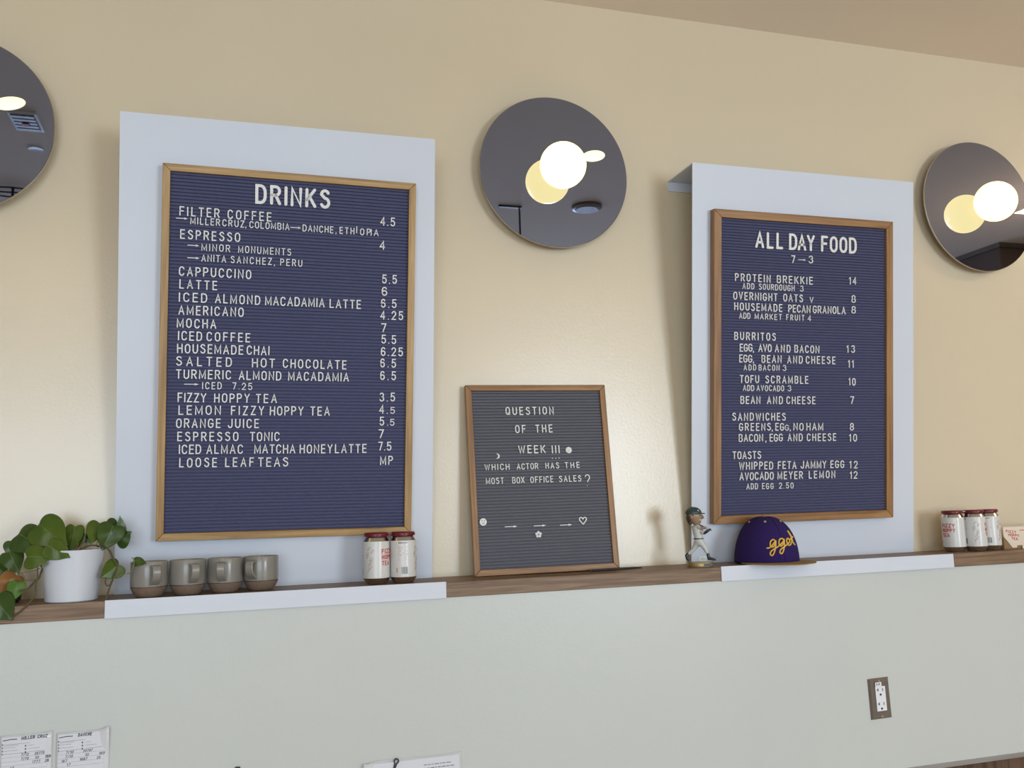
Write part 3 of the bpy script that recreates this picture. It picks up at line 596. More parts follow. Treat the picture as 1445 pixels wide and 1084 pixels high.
# ------------------------------------------------------------------ drink cans
def can(x, y, yaw, label, group):
    """decor: front text centred at +angle"""
    t = thing('drink_can', label, 'can', (x, y, 0.0008), (0, 0, yaw), group); R_ = .0330; H = .1195
    MB().lathe([(0, .005), (.020, .005), (.0235, 0), (.0255, .001), (.0290, .0075), (.0325, .0135), (R_, .0150)], 56).build('can_base', 'alu', t, smooth=50)
    MB().lathe([(R_, .0151), (R_, .1025), (.0327, .1045)], 56).build('printed_wall', 'can_white', t, smooth=True)
    MB().lathe([(.0327, .1046), (.0305, .1085), (.0275, .1140), (.0262, .1160), (.0266, .1185), (.0255, .1195), (.0245, .1165), (0, .1165)], 56).build('can_neck', 'alu', t, smooth=50)
    def wrap(mb, a0):      # bend flat x onto the wall; y outwards; x=0 at angle a0 measured from -y towards +x
        mb.map(lambda a, b, c: ((R_-b)*sin(a0+a/R_), -(R_-b)*cos(a0+a/R_), c)); return mb
    # front: words
    s = MB()
    for wd_, z in (('FIZZY', .0745), ('HOPPY', .0600), ('TEA', .0455)):
        ww = .0085*len(wd_)-.001; write(s, wd_, -.021, -.021+ww, z, .0118, t=.19, y0=-.0004, y1=.0001)
    for z in (.031, .0275, .0185): s.box(-.021, .004, -.0003, .0001, z, z+.0009)
    wrap(s, radians(48)).build('front_lettering', 'red_ink', t)
    # line drawing of hop branches
    s = MB(); rr = random.Random(3)
    for k in range(9):
        cx, cz = rr.uniform(-.008, .008), .035+k*.0065
        ribbon(s, [(cx+.004*cos(q), cz+.0045*sin(q*1.3)) for q in [j*.7 for j in range(8)]], .0008, -.0003, .0001, k % 2)
    s.box(-.008, .006, -.0003, .0001, .0225, .0232); s.box(-.008, .002, -.0003, .0001, .0265, .0270)
    wrap(s, radians(-38)).build('hop_drawing', ['grey_ink', 'pale_red'], t)
    # nutrition panel and bar code, on the far side of the words
    s = MB(); s.mi = 0
    write(s, 'NUTRITION FACTS', -.0115, .0115, .0975, .0030, t=.2, y0=-.0003, y1=.0001, mi=1)
    for z, h, c in ((.0905, .0015, 0), (.0842, .0010, 0), (.0650, .0017, 0)): s.box(-.0120, .0120, -.0003, .0001, z, z+h, c)
    for z, L_ in ((.0880, .012), (.0860, .009), (.0820, .011), (.0785, .007), (.0750, .011), (.0720, .013), (.0690, .009), (.0610, .013), (.0580, .020), (.0560, .012)):
        s.box(-.0115, -.0115+L_, -.0003, .0001, z, z+.0010, 3)
    for z in (.0880, .0785, .0720, .069): s.box(.0095, .0118, -.0003, .0001, z, z+.0012, 3)
    x_ = -.0045; rr = random.Random(5)
    while x_ < .0115:
        ww = rr.choice([.0004, .0007, .0011]); s.box(x_, x_+ww, -.0003, .0001, .0230, .0400, 2); x_ += ww+rr.choice([.0004, .0007])
    for z in (.027, .030, .033, .036): s.box(-.018, -.0145, -.0003, .0001, z, z+.0018, 0)
    wrap(s, radians(-110)).build('facts_panel', ['red_ink', 'black_ink', 'grey_ink', 'pale_red'], t)
    return t
def carrier(pts, label):
    cx = sum(p[0] for p in pts)/len(pts); cy = sum(p[1] for p in pts)/len(pts)
    t = thing('can_carrier', label, 'can carrier', (cx, cy, 0.1192))
    for i, (x, y) in enumerate(pts):
        MB().lathe([(.0245, .0030), (.0272, .0030), (.0276, -.0020), (.0300, -.0018), (.0308, .0015), (.0300, .0062), (.0280, .0076), (.0, .0076), (0, .0045), (.0240, .0045)], 48).build('cap_ring', 'red_plastic', t, smooth=50, loc=(x-cx, y-cy, 0))
        if i:
            px, py = pts[i-1]; a = Vector((px-cx, py-cy, .0035)); b = Vector((x-cx, y-cy, .0035)); d = (b-a).normalized()
            n = Vector((-d.y, d.x, 0))*.010; m0 = a+d*.0290; m1 = b-d*.0290; s = MB()
            if (m1-m0).dot(d) < .003: m0 = a+d*.0280; m1 = b-d*.0280
            zz = Vector((0, 0, .002)); s.add([m0-n-zz, m0+n-zz, m1+n-zz, m1-n-zz, m0-n+zz, m0+n+zz, m1+n+zz, m1-n+zz], [(0,1,2,3), (4,7,6,5), (0,4,5,1), (1,5,6,2), (2,6,7,3), (3,7,4,0)])
            s.build('bridge', 'red_plastic', t)
    return t
cans_l = [(0.7650, -.1180), (0.8325, -.1200)]
can(*cans_l[0], toward(*cans_l[0], 12), 'left white can of the pair below the drinks board, with red words', 'pair of white drink cans')
can(*cans_l[1], toward(*cans_l[1], 110), 'right white can of the pair below the drinks board, bar code showing', 'pair of white drink cans')
carrier(cans_l, 'dark red plastic carrier capping the pair of cans under the drinks board')
cans_r = [(2.5585, -.0950), (2.6230, -.1130), (2.6885, -.1020)]
can(*cans_r[0], toward(*cans_r[0], -74), 'leftmost of the three white cans at the right end of the ledge', 'three white drink cans')
can(*cans_r[1], toward(*cans_r[1], 50), 'middle can of the three white cans at the right end of the ledge', 'three white drink cans')
can(*cans_r[2], toward(*cans_r[2], 102), 'rightmost of the three white cans, bar code facing out, beside the printed carton', 'three white drink cans')
carrier(cans_r, 'dark red plastic carrier capping the three cans at the right')

# ------------------------------------------------------------------ wall outlet
t = thing('wall_outlet', 'steel wall outlet with two white sockets low on the right of the wall', 'outlet', (2.1712, WL-.0002, -0.3870), (0, radians(-1.2), 0))
W2, H2 = .0345, .0555
s = MB(); s.prism([(-W2, -H2), (W2, -H2), (W2, H2), (-W2, H2)], -.0012, 0); s.add([(-W2, -.0012, -H2), (W2, -.0012, -H2), (W2, -.0012, H2), (-W2, -.0012, H2), (-W2+.005, -.006, -H2+.005), (W2-.005, -.006, -H2+.005), (W2-.005, -.006, H2-.005), (-W2+.005, -.006, H2-.005)], [(0,1,5,4), (1,2,6,5), (2,3,7,6), (3,0,4,7), (4,5,6,7)])
s.build('cover_plate', 'steel', t)
MB().box(-.0165, .0165, -.0085, -.0061, -.0335, .0335).build('socket_face', 'plastic_white', t, bevel=.0012)
for zc in (.019, -.019):
    s = MB(); s.box(-.0095, -.0070, -.0090, -.0086, zc+.002, zc+.0095); s.box(-.0125, -.0095, -.0090, -.0086, zc+.0045, zc+.0068)
    s.box(.0060, .0080, -.0090, -.0086, zc+.001, zc+.0095); s.lathe([(0, .0086), (.0032, .0086), (.0032, .0090), (0, .0090)], 16, (-.001, 0, zc-.0075), axis='y')
    s.build('socket_slots', 'slot', t)
for zc in (.0475, -.0475):
    MB().lathe([(0, .0061), (.0036, .0061), (.0030, .0075), (0, .0078)], 20, (0, 0, zc), axis='y').build('screw', 'alu', t, smooth=True)
o = MB().box(-.0165, .0045, -.0092, -.0088, .0340, .0455).build('paper_label', 'plastic_white', t)
s = MB(); s.box(-.013, -.0085, -.0096, -.0092, .0375, .0430); s.box(-.0055, -.0010, -.0096, -.0092, .0375, .0430); s.box(-.0120, -.0095, -.0098, -.0096, .039, .0415); s.build('label_print', 'grey_ink', t)

# ------------------------------------------------------------------ paper cards in clear sleeves on the lower wall
def card(x, z, W_, H_, rz, label, title, rows, seed, curl):
    t = thing('recipe_card', label, 'card', (x, WL-.0008, z), (0, rz, 0), 'handwritten recipe cards taped to the lower wall')
    # sleeve: thin sheet whose top right corner curls off the wall
    nx, nz = 16, 12; vs = []; fs = []
    for j in range(nz+1):
        for i in range(nx+1):
            u, v = i/nx, j/nz; k = max(0, (u-.80)/.2)*max(0, 1-v*3); vs.append((u*W_, -.0004-.010*curl*k-.001*sin(u*9)*(1-v), -v*H_+.006*curl*k))
    for j in range(nz):
        for i in range(nx): a = j*(nx+1)+i; fs.append((a, a+1, a+nx+2, a+nx+1))
    o = MB().add(vs, fs).build('plastic_sleeve', 'sleeve', t, smooth=True); m_ = o.modifiers.new('thick', 'SOLIDIFY'); m_.thickness = .0006; m_.offset = 1
    MB().box(.004, W_-.011, -.0026, -.0016, -H_+.004, -.004).build('paper_sheet', 'paper', t)
    s = MB(); rr = random.Random(seed); y0, y1 = -.0030, -.0025; X_ = W_-.012
    ribbon(s, [(.006, -.0095), (.012, -.0090), (.020, -.0080), (.032, -.0085)], .0016, y0, y1, 0)
    write(s, title, W_*.40, W_*.40+.0046*len(title), -.0110, .0070, t=.19, y0=y0, y1=y1, shear=.15, mi=0)
    for k, L_ in enumerate((.050, .022, .026, .046)):
        zz = -.0185-k*.0065
        s.box(.008, .008+L_, y0, y1, zz, zz+.0006, 1); s.box(.002+.002, .0065, y0, y1, zz-.001, zz+.0025, 1)
        if k: s.box(X_*.62, X_*(.62+.12*k), y0, y1, zz+.001, zz+.0016, 1); s.box(X_*.54, X_*.54+.0025, y0, y1, zz-.0005, zz+.0025, 0)
        else: s.box(.008, .036, y0, y1, zz-.0022, zz-.0016, 1)
    for k, row in enumerate(rows):
        zz = -.0445-k*.0085
        s.box(.003, X_, y0+.0003, y1, zz-.0008, zz-.0004, 1)
        for tx, fx in row: write(s, tx, fx*W_, fx*W_+.0038*len(tx), zz, 0.0056, t=.16, y0=y0, y1=y1, shear=.2, mi=0)
    s.build('card_writing', ['black_ink', 'grey_ink'], t)
    return t
ry = radians(-0.4)
card(-0.0481, -0.2700, .1010, .150, ry, 'left sleeved recipe card titled MILLER CRUZ at the bottom left corner', 'MILLER CRUZ', [[('7/12', .40), ('20775', .66)], [('7/70', .40), ('10', .67), ('150', .86)], [('1777', .62), ('25', .86)], [('17', .2)]], 2, 0.2)
card(0.0605, -0.2745, .1060, .150, ry, 'sleeved recipe card titled DANCHE with a curled corner, right of the other card', 'DANCHE', [[('7/10', .18), ('20797', .50)], [('7/10', .17), ('10', .54), ('160', .80)], [('187', .10), ('1687', .44), ('25', .76)], [('17', .2)]], 4, 1.0)

t = thing('notice_sheet', 'white sheet hanging by a black clip at the bottom centre of the wall', 'notice', (0.7132, WL-.0008, -0.4065), (0, radians(-0.3), 0))
vs, fs = [], []
for j in range(9):
    for i in range(21):
        u, v = i/20, j/8; c = max(0, 1-u*8)*max(0, 1-v*2); vs.append((u*.2440+.006*c, -.0010-.010*c-.0008*sin(u*14), -v*.18+.001*sin(u*7)-.012*c*(1-c)))
for j in range(8):
    for i in range(20): a = j*21+i; fs.append((a, a+1, a+22, a+21))
o = MB().add(vs, fs).build('plastic_sleeve', 'sleeve', t, smooth=True); mm = o.modifiers.new('thick', 'SOLIDIFY'); mm.thickness = .0006; mm.offset = 1
MB().box(.028, .236, -.0042, -.0030, -.178, -.0045).build('paper_sheet', 'paper', t)
s = MB()
write(s, 'FOR THIS WEEK', .150, .218, -.0235, .0042, t=.2, y0=-.0046, y1=-.0041)
write(s, 'PLEASE CLEAN', .150, .205, -.0320, .0042, t=.2, y0=-.0046, y1=-.0041)
s = MB(); rr = random.Random(9)
for zz in (-.021, -.029):
    x_ = .150
    while x_ < .215: L_ = rr.uniform(.004, .012); s.box(x_, x_+L_, -.0046, -.0041, zz, zz+.0022); x_ += L_+.002
s.build('printed_lines', 'grey_ink', t)
t = thing('black_clip', 'black bulldog clip handle gripping the white sheet at bottom centre', 'clip', (0.7905, WL-.0062, -0.4300), (0, radians(18), 0))
s = MB(); pts = [(x, z) for x, z in arc(0, .022, .0050, .0050, -60, 240, 14)]; ribbon(s, [(-.0015, -.02)]+[(.0025, .0175)]+pts+[(-.0025, .0175), (.0015, -.02)], .0030, -.0015, .0015)
s.build('wire_handle', 'black', t)
MB().box(-.010, .010, -.004, .004, -.045, -.018).build('clip_body', 'black', t, bevel=.001)
t = MB(); t.box(-.0065, .0065, -.008, 0, -.05, 0)
o = t.build('wall_hook', 'black', loc=(0.4360, WL-.0003, -0.3835), bevel=.003); tag(o, 'tiny black hook top just showing at the bottom edge of the wall', 'hook')

# ------------------------------------------------------------------ pothos
def sm(p):      # Catmull-Rom through the points
    out = []; p = [Vector(a) for a in p]
    for i in range(len(p)-1):
        a, b, c, d = p[max(i-1, 0)], p[i], p[i+1], p[min(i+2, len(p)-1)]
        for k in range(5):
            q = k/5; out.append(0.5*((2*b)+(c-a)*q+(2*a-5*b+4*c-d)*q*q+(3*b-a-3*c+d)*q**3))
    out.append(p[-1]); return out
HEART = [(0, .03), (.09, -.06), (.23, -.12), (.38, -.10), (.49, .02), (.52, .17), (.49, .33), (.41, .50), (.29, .66), (.16, .80), (.06, .91), (0, 1.04)]
def leaf(N, T, wd, kind, parent, seed):
    rr = random.Random(seed); N = Vector(N); T = Vector(T); L_ = (T-N).length; ax = (T-N)/L_
    view = Vector((0.1, -1, 0.25)).normalized(); side = ax.cross(view).normalized(); nor = side.cross(ax).normalized()
    if nor.y > 0: nor = -nor
    side = nor.cross(ax).normalized()
    fold = rr.uniform(.10, .42); curl = rr.uniform(.05, .28); wav = rr.uniform(.015, .04)
    rings = [0, .3, .6, .85, 1.0]; hp = [(a, b) for a, b in HEART]; full = hp+[(-a, b) for a, b in reversed(hp[1:-1])]
    n = len(full); vs = []; fs = []
    def P3(x, t_):
        z = -fold*abs(x)*wd*1.0-curl*L_*(t_-.3)**2+wav*L_*sin(t_*9+x*5)
        return tuple(N+ax*(t_*L_)+side*(x*wd)+nor*z)
    cx, ct = 0, .33
    for r in rings[1:]:
        for a, b in full: vs.append(P3(cx+(a-cx)*r, ct+(b-ct)*r))
    vs.append(P3(0, .33)); c = len(vs)-1
    for i in range(n): fs.append((c, i, (i+1) % n))
    for k in range(len(rings)-2):
        for i in range(n): fs.append((k*n+i, (k+1)*n+i, (k+1)*n+(i+1) % n, k*n+(i+1) % n))
    o = MB().add(vs, fs).build('leaf', 'leaf_'+kind, parent, smooth=60)
    m_ = o.modifiers.new('sub', 'SUBSURF'); m_.levels = 1; m_.render_levels = 1
    m_ = o.modifiers.new('thick', 'SOLIDIFY'); m_.thickness = .0006
    s = MB(); s.tube([Vector(P3(0, q/8))+nor*.0003 for q in range(0, 8)], [.0007-.00006*q for q in range(8)], 6)
    if kind not in 'dg': s.build('midrib', 'vein', o)
    if kind == 'd': o['label'] = 'dry curled brown leaf'
    if kind == 'g': o['label'] = 'faded yellow leaf'
    return o
t = thing('potted_pothos', 'trailing green pothos plant in a round white pot at the left end of the ledge', 'plant')
pc = (0.0725, -0.1240, 0.0006)
MB().lathe([(0, 0), (.0520, 0), (.0545, .002), (.0605, .060), (.0655, .108), (.0660, .1120), (.0648, .1140), (.0630, .1125), (.0600, .090), (.055, .01), (0, .008)], 64, pc).build('pot', 'ceramic_pot', t, smooth=True)
s = MB(); s.lathe([(0, .102), (.03, .103), (.0605, .0985), (.0600, .090), (0, .09)], 40, pc); s.build('soil', 'soil', t, smooth=True)
for i, (a, b, w_, k) in enumerate(LEAVES): leaf(a, b, w_, k, t, i+11)
for ps, r in VINES: MB().tube(sm(ps), r, 8).build('vine' if r > .0012 else 'leaf_stalk', 'vine' if r > .0012 else 'petiole', t, smooth=True)
# low round dish half hidden behind the hanging leaves
t = thing('round_dish', 'low black round dish with white top, half hidden by pothos leaves at far left', 'dish', (-0.0830, -0.0800, 0.0005))
MB().lathe([(0, 0), (.038, 0), (.043, .004), (.0455, .018), (.0450, .024), (.0400, .0225), (.0390, .0150), (0, .0150)], 48).build('dish_body', 'black', t, smooth=50)
MB().lathe([(0, .0151), (.0388, .0151), (.0385, .0205), (0, .0230)], 48).build('white_top', 'wax', t, smooth=50)

# ------------------------------------------------------------------ cap
t = thing('baseball_cap', 'purple cap with a flat gold brim and yellow script, standing on the ledge', 'cap', (1.8735, -0.1240, 0.0035), (0, 0, 0))
RC, HC = 0.0890, 0.1270
def crown(az, q, off=0.0):
    """az: 0 = front (-y), positive towards +x; q 0 (hem) .. 1 (top)"""
    a = q*pi/2; r = RC*cos(a)**0.80; z = HC*sin(a)**1.03
    front = max(0, cos(az)); r *= 1+0.045*front*sin(a*2)**1.0 - .035*max(0, -cos(az))*sin(2*a)
    r += .0015*(abs(cos(3*az))**6)*(-.6)*min(1, cos(a)*2)
    sy = 1.03; r += off
    return Vector((sin(az)*r, -cos(az)*r*sy, z+off*sin(a)))
vs, fs = [], []; NA, NQ = 96, 26
for j in range(NQ+1):
    for i in range(NA): vs.append(tuple(crown(2*pi*i/NA, min(j/NQ, .995))))
vs.append((0, 0, HC)); c = len(vs)-1
for j in range(NQ):
    for i in range(NA): fs.append((j*NA+i, j*NA+(i+1) % NA, (j+1)*NA+(i+1) % NA, (j+1)*NA+i))
for i in range(NA): fs.append((NQ*NA+i, NQ*NA+(i+1) % NA, c))
o = MB().add(vs, fs).build('crown', 'purple', t, smooth=60); mm = o.modifiers.new('thick', 'SOLIDIFY'); mm.thickness = .002; mm.offset = -1
for k in range(6):
    az = radians(60*k); MB().tube([crown(az, q/24, .0003) for q in range(0, 24)], .0008, 6).build('seam', 'seam', t, smooth=True)
MB().lathe([(0, HC+.004), (.004, HC+.0036), (.0065, HC+.0015), (.007, HC-.001), (0, HC-.001)], 20).build('top_button', 'gold_cloth', t, smooth=True)
for k in range(6):
    az = radians(60*k+30); p = crown(az, .70, .0006); q = crown(az, .70, .0100); d = (q-p).normalized(); s = MB()
    s.lathe([(.0012, 0), (.0032, .0002), (.0034, .0010), (.0020, .0014), (.0012, .0006)], 16)
    mt = d.to_track_quat('Z', 'Y').to_matrix(); s.map(lambda a, b, c_: tuple(p+mt @ Vector((a, b, c_)))); s.build('eyelet', 'eyelet', t, smooth=True)
# brim: wide flat visor in front
s = MB(); vs, fs = [], []; NB = 36
for lay, dz in ((0, .0004), (1, -.0022)):
    for i in range(NB+1):
        a = -pi/2+pi*i/NB; inn = crown(a*.98, 0.0); ox, oy = .0985*sin(a)+.004, -.0300-.1250*cos(a)**.72 if cos(a) > 0 else -.03
        vs += [(inn.x*.96, inn.y*.96, dz+.002), (ox, oy, dz+.0015*abs(sin(a)))]
k = 2*(NB+1)
for i in range(NB):
    a = 2*i; fs += [(a, a+1, a+3, a+2), (k+a, k+a+2, k+a+3, k+a+1), (a+1, k+a+1, k+a+3, a+3), (a, a+2, k+a+2, k+a)]
fs += [(0, k, k+1, 1), (2*NB, 2*NB+1, k+2*NB+1, k+2*NB)]
s.add(vs, fs).build('brim', 'gold_cloth', t, smooth=40)
# script embroidery: points read as (x, z) and bent round the crown
ST_ = [[(878,485),(900,482),(925,462),(950,435),(938,422),(915,435),(908,465),(925,478),(948,455),(957,430),(950,470),(935,515),(918,540),(903,532),(910,510),(940,490),(975,472)],
 [(975,472),(1005,450),(1025,430),(1010,416),(988,428),(980,458),(995,472),(1018,450),(1030,420),(1022,465),(1008,505),(992,528),(978,522),(985,500),(1015,480),(1045,462)],
 [(1045,462),(1066,447),(1071,428),(1062,417),(1050,428),(1047,450),(1054,468),(1070,466),(1085,445)], [(1085,440),(1100,408),(1092,360)], [(1092,360),(1096,410),(1096,450),(1108,470)], [(1072,428),(1092,420),(1112,410)]]
vd = atan2(0.419-1.874, 2.435-.126)
for st in ST_:
    pts = []
    for X, Y in st:
        px = 930+X/5.78; sn = max(-.97, min(.965, (px-1081.5)/45.0)); az = asin(sn)+vd; z = (602-Y)/5.78/4.83/100
        q = min(.9, (z/HC)); q = asin(min(.99, q**(1/1.03)))/(pi/2); pts.append(crown(az, q, .0010))
    MB().tube(sm(pts), .0020, 8).build('script_stitching', 'gold_thread', t, smooth=True)

# ------------------------------------------------------------------ bobblehead figure
FX, FY = 1.6560, -0.1370
t = thing('bobblehead_figurine', 'small painted baseball batter figurine on a gold base, left of the cap', 'figurine', (FX, FY, 0.0006), (0, 0, radians(-24)))
cm = .01
def P(x, z, y=0): return Vector(((x-340)/53*cm, y*cm, (1012-z)/53*cm))
s = MB(); s.lathe([(0, 0), (.0350, 0), (.0355, .002), (.0350, .0110), (.0335, .0130), (0, .0130)], 48); s.map(lambda a, b, c: (a, b*.62, c)); s.build('base', 'fig_gold', t, smooth=40)
MB().box(.0085, .029, -.0222, -.0215, .0025, .0095).build('base_plaque', 'fig_black', t)
# body grown from a skeleton with a skin modifier
J = [('pelvis', P(345,640), 1.15), ('waist', P(335,600), 1.05), ('chest', P(325,500), 1.28), ('neckbase', P(308,425), .75), ('neck', P(303,395), .48),
     ('hipL', P(308,675,.35), .88), ('kneeL', P(255,765,.55), .55), ('ankL', P(172,835,.6), .36),
     ('hipR', P(372,680,-.3), .88), ('kneeR', P(420,748,-.6), .60), ('ankR', P(452,830,-.5), .40),
     ('shL', P(275,440,.5), .55), ('elL', P(360,452,-1.55), .42), ('haL', P(455,455,-1.9), .30),
     ('shR', P(362,445,-.5), .55), ('elR', P(395,535,-1.5), .40), ('haR', P(470,492,-1.95), .30)]
E_ = [('pelvis','waist'),('waist','chest'),('chest','neckbase'),('neckbase','neck'),('pelvis','hipL'),('hipL','kneeL'),('kneeL','ankL'),('pelvis','hipR'),('hipR','kneeR'),('kneeR','ankR'),
      ('neckbase','shL'),('shL','elL'),('elL','haL'),('neckbase','shR'),('shR','elR'),('elR','haR')]
ix = {j[0]: i for i, j in enumerate(J)}
me = bpy.data.meshes.new('body'); me.from_pydata([tuple(j[1]) for j in J], [(ix[a], ix[b]) for a, b in E_], [])
bo = bpy.data.objects.new('body', me); COL.objects.link(bo)
md = bo.modifiers.new('skin', 'SKIN'); md.use_smooth_shade = True
for i, j in enumerate(J): me.skin_vertices[0].data[i].radius = (j[2]*cm*1.12, j[2]*cm*1.12)
me.skin_vertices[0].data[0].use_root = True
ss = bo.modifiers.new('sub', 'SUBSURF'); ss.levels = 2; ss.render_levels = 2
dg = bpy.context.evaluated_depsgraph_get(); me2 = bpy.data.meshes.new_from_object(bo.evaluated_get(dg)); me2.name = 'body'
bo.modifiers.clear(); bo.data = me2; bo.parent = t
for q in ('fig_white', 'fig_skin'): me2.materials.append(M[q])
hands = [J[ix['haL']][1], J[ix['haR']][1], J[ix['elL']][1]*.5+J[ix['haL']][1]*.5]
for p in me2.polygons:
    c = p.center; p.use_smooth = True
    p.material_index = 1 if (c.z > P(0, 412).z and abs(c.x-P(303,0).x) < .006) or (min((c-h).length for h in hands) < .0085) else 0
def fpart(name, mt, mb, lab=None, **k):
    o = mb.build(name, mt, t, **k)
    if lab: o['label'] = lab
    return o
fpart('belt', 'fig_black', MB().tube([P(335+68*sin(a*pi/8), 607, -1.16*cos(a*pi/8)) for a in range(17)], .0016, 6), smooth=True)
# hands: palm with fingers round the bat handle
for hx, hz in ((468, 458), (478, 478)):
    s = MB(); c = P(hx, hz, -1.95); s.sphere(c, .0036, 14, 10, sc=(1, .85, .8))
    for k in range(4):
        o_ = c+Vector((-.0030+.0020*k, -.0026, .0004)); s.tube([o_+Vector((0, .001, .0028)), o_+Vector((.0002, -.0012, .0012)), o_+Vector((.0002, -.0011, -.0014)), o_+Vector((0, .0012, -.0026))], [.0010, .0011, .0011, .0008-.00008*k], 6)
    s.tube([c+Vector((-.0030, -.0010, .0010)), c+Vector((-.0012, -.0032, .0032)), c+Vector((.0008, -.0030, .0036))], [.0012, .0011, .0009], 6)
    fpart('gloved_hand', 'fig_white' if hz < 470 else 'fig_black', s, smooth=True)
fpart('forearm_guard', 'fig_black', MB().tube([P(402,532,-1.55), P(440,512,-1.8), P(485,480,-2.0), P(512,468,-2.0)], [.0036, .0042, .0036, .0020], 10), smooth=True)
fpart('bat', 'fig_hair', MB().tube([P(520,492,-1.9), P(460,452,-1.95), P(400,428,-1.4), P(345,402,-.2), P(290,372,1.5)], [.0012, .0011, .0014, .0020, .0026], 10), smooth=True)
# head turned to the right
hc = P(288, 285, -.3); s = MB(); s.sphere((0, 0, 0), 1, 32, 22)
def headshape(x, y, z):
    x_, y_, z_ = x*.0220, y*.0200, z*.0250
    if z_ < 0: k = 1+z_*11; x_ = x_*k+(-z_)*.22; y_ *= k
    return (hc.x+x_, hc.y+y_, hc.z+z_)
s.map(headshape); fpart('head', 'fig_skin', s, smooth=True)
def H3(x, y, z): return hc+Vector((x, y, z))
s = MB(); s.tube([H3(.0190, -.006, .006), H3(.0235, -.007, -.001), H3(.0248, -.007, -.0035), H3(.0200, -.006, -.0055)], [.0018, .0026, .0030, .0015], 8); fpart('nose', 'fig_skin', s, smooth=True)
s = MB(); s.sphere(H3(.0135, -.0145, .0025), .0030, 12, 8, sc=(1, .5, .8)); s.sphere(H3(.0190, .0010, .0025), .0026, 12, 8, sc=(.5, 1, .8)); fpart('eye', 'fig_white', s, smooth=True)
s = MB(); s.sphere(H3(.0150, -.0158, .0024), .0015, 10, 6); s.sphere(H3(.0200, .0005, .0024), .0013, 10, 6); s.tube([H3(.0095, -.0175, .0062), H3(.0135, -.0165, .0075), H3(.0172, -.0130, .0065)], .0009, 6); fpart('eyebrow', 'fig_hair', s, smooth=True)
s = MB(); s.tube([H3(.0125, -.0130, -.0085), H3(.0170, -.0105, -.0105), H3(.0200, -.0050, -.0100)], [.0012, .0026, .0013], 8); fpart('smile', 'fig_white', s, smooth=True)
s = MB(); s.sphere(H3(-.0080, -.0190, -.001), .0048, 14, 10, sc=(.8, .5, 1.15)); fpart('ear', 'fig_skin', s, smooth=True)
s = MB(); s.sphere(H3(-.0135, 0, -.003), .0125, 20, 14, sc=(.75, 1.32, 1.25)); s.sphere(H3(-.0125, -.006, -.0165), .0055, 14, 10, sc=(1, 1, 1.1)); s.tube([H3(-.004, -.0170, .006), H3(-.0045, -.0180, -.003)], [.003, .0015], 8)
fpart('hair', 'fig_hair', s, smooth=True)
s = MB(); s.sphere((0, 0, 0), 1, 32, 20); s.map(lambda x, y, z: (hc.x-.002+x*.0232, hc.y+y*.0205, hc.z+.0085+(z*.0185 if z > 0 else z*.004))); fpart('cap', 'fig_green', s, smooth=True)
s = MB(); vs, fs = [], []
for i in range(13):
    a = -pi/2*.9+pi*.9*i/12
    for r, dz in ((.0190, 0), (.0320, -.0005)):
        vs.append(tuple(H3(-.002+cos(a)*r*(1 if r > .02 else .95), sin(a)*min(r, .0205)*.95-.001, .0085+dz)))
for i in range(12): fs.append((2*i, 2*i+1, 2*i+3, 2*i+2))
o = fpart('cap_visor', 'fig_green', s.add(vs, fs), smooth=True); mm = o.modifiers.new('thick', 'SOLIDIFY'); mm.thickness = .0028; mm.offset = 0
s = MB(); ribbon(s, [(-.0018, -.002), (-.0018, .002), (0, -.0005), (.0018, .002), (.0018, -.002)], .0009, 0, .001); s.map(lambda a, b, c: tuple(H3(.0105+a, -.0182+b+a*.35, .0165+c))); fpart('cap_emblem', 'fig_white', s)
s = MB(); s.tube([P(178,815,.6), P(150,850,.6), P(160,895,.6), P(182,920,.6)], [.0038, .0050, .0044, .0034], 12); fpart('shoe', 'fig_black', s, smooth=True)
s = MB(); s.tube([P(452,820,-.5), P(460,860,-.5), P(466,895,-.5)], [.0040, .0042, .0044], 12); s.tube([P(450,895,-.5), P(490,897,-.7), P(530,908,-.9), P(560,914,-1.0)], [.0040, .0042, .0032, .0020], 12); fpart('shoe', 'fig_black', s, smooth=True)
MB().box(P(322,0).x, P(428,0).x, -.0135, -.0115, P(0,930).z, P(0,858).z).build('name_sign', 'fig_white', t, bevel=.0006)
s = MB()
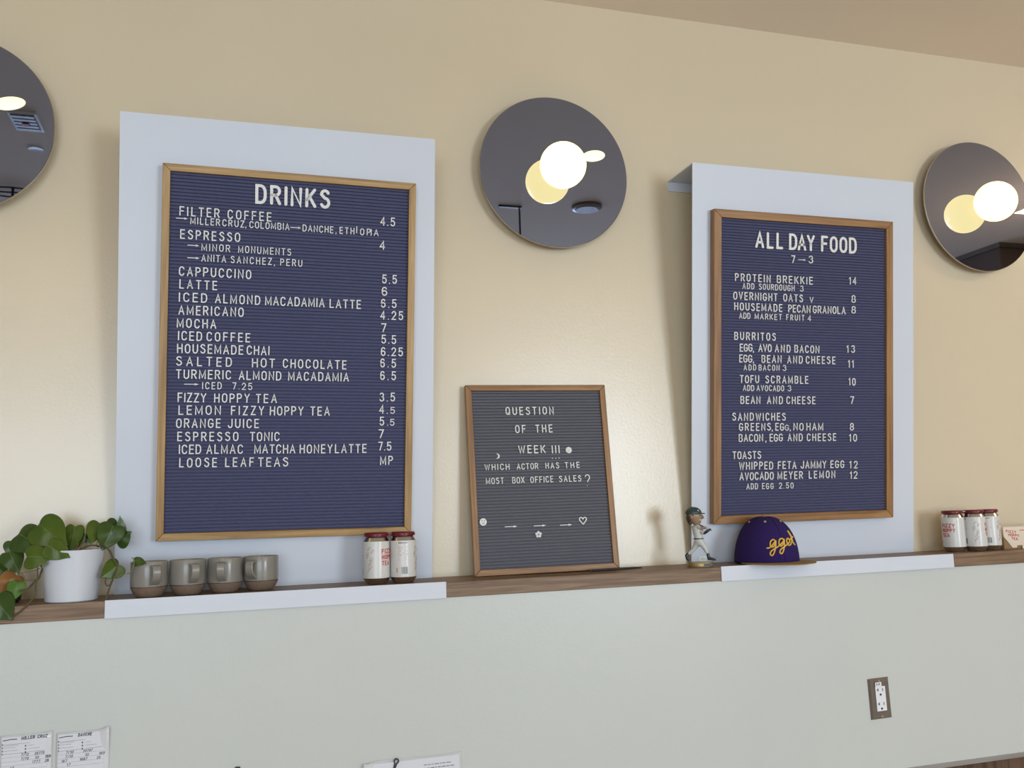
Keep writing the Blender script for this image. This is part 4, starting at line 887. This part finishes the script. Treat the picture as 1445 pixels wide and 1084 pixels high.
for z0 in (888, 908):
    for k in range(6): s.box(P(345+k*13,0).x, P(353+k*13,0).x, -.0138, -.0134, P(0,z0+7).z, P(0,z0-5).z)
s.build('sign_print', 'grey_ink', t)

# ------------------------------------------------------------------ black pen by the question board, printed carton at the right end
t = thing('black_pen', 'thin black pen lying on the ledge at the right foot of the question board', 'pen', (1.4050, -0.0975, 0.0036), (0, 0, radians(6)))
MB().tube([(-.055, 0, 0), (.05, 0, 0), (.075, 0, 0)], [.0031, .0032, .0030], 14).build('barrel', 'black', t, smooth=50)
MB().tube([(.0751, 0, 0), (.092, 0, -.0008), (.100, 0, -.0020)], [.0028, .0018, .0006], 12).build('tip', 'black', t, smooth=50)
MB().tube([(-.056, 0, 0), (-.066, 0, 0)], [.0029, .0024], 12).build('end_plug', 'black', t, smooth=50)

t = thing('printed_carton', 'cream carton with cut corner and red printed words at the right end of the ledge', 'carton', (2.7280, -0.1180, 0.0005), (0, 0, radians(-2)))
MB().box(.004, .215, .0830, .0850, 0, .070).build('rear_wall', 'cream_card', t)
MB().box(.002, .215, .0035, .0830, 0, .0020).build('tray_floor', 'kraft', t)
MB().prism([(.0, .0345), (.0, .0), (.0025, 0), (.0025, .0345)], .003, .083).build('side_wall', 'kraft', t)
s = MB(); s.prism([(0, .0690), (0, .0400), (.0300, .0040), (.0460, .0040), (.0480, .0110), (.0620, .0110), (.215, .0110), (.215, .0690)], 0, .0022); s.build('front_face', 'cream_card', t)
MB().box(.0030, .215, .0024, .0034, .002, .034).build('inner_liner', 'kraft', t)
MB().box(.0660, .215, -.0012, -.0002, .0, .0108).build('lower_flap', 'cream_card', t)
s = MB()
for k, wd_ in enumerate(('FIZZY', 'HOPPY', 'TEA')):
    write(s, wd_, .012+.008*k-(.002 if k == 1 else 0), .012+.008*k+.0078*len(wd_), .0500-.0105*k, .0085, t=.2, y0=-.0005, y1=.0001)
s.map(lambda a, b, c: (a+(c-.04)*-.15, b, c-(a-.03)*.12)); s.build('red_words', 'red_ink', t)
MB().box(.062, .20, -.0005, .0001, .0560, .0590).build('pale_band', 'pale_red', t)
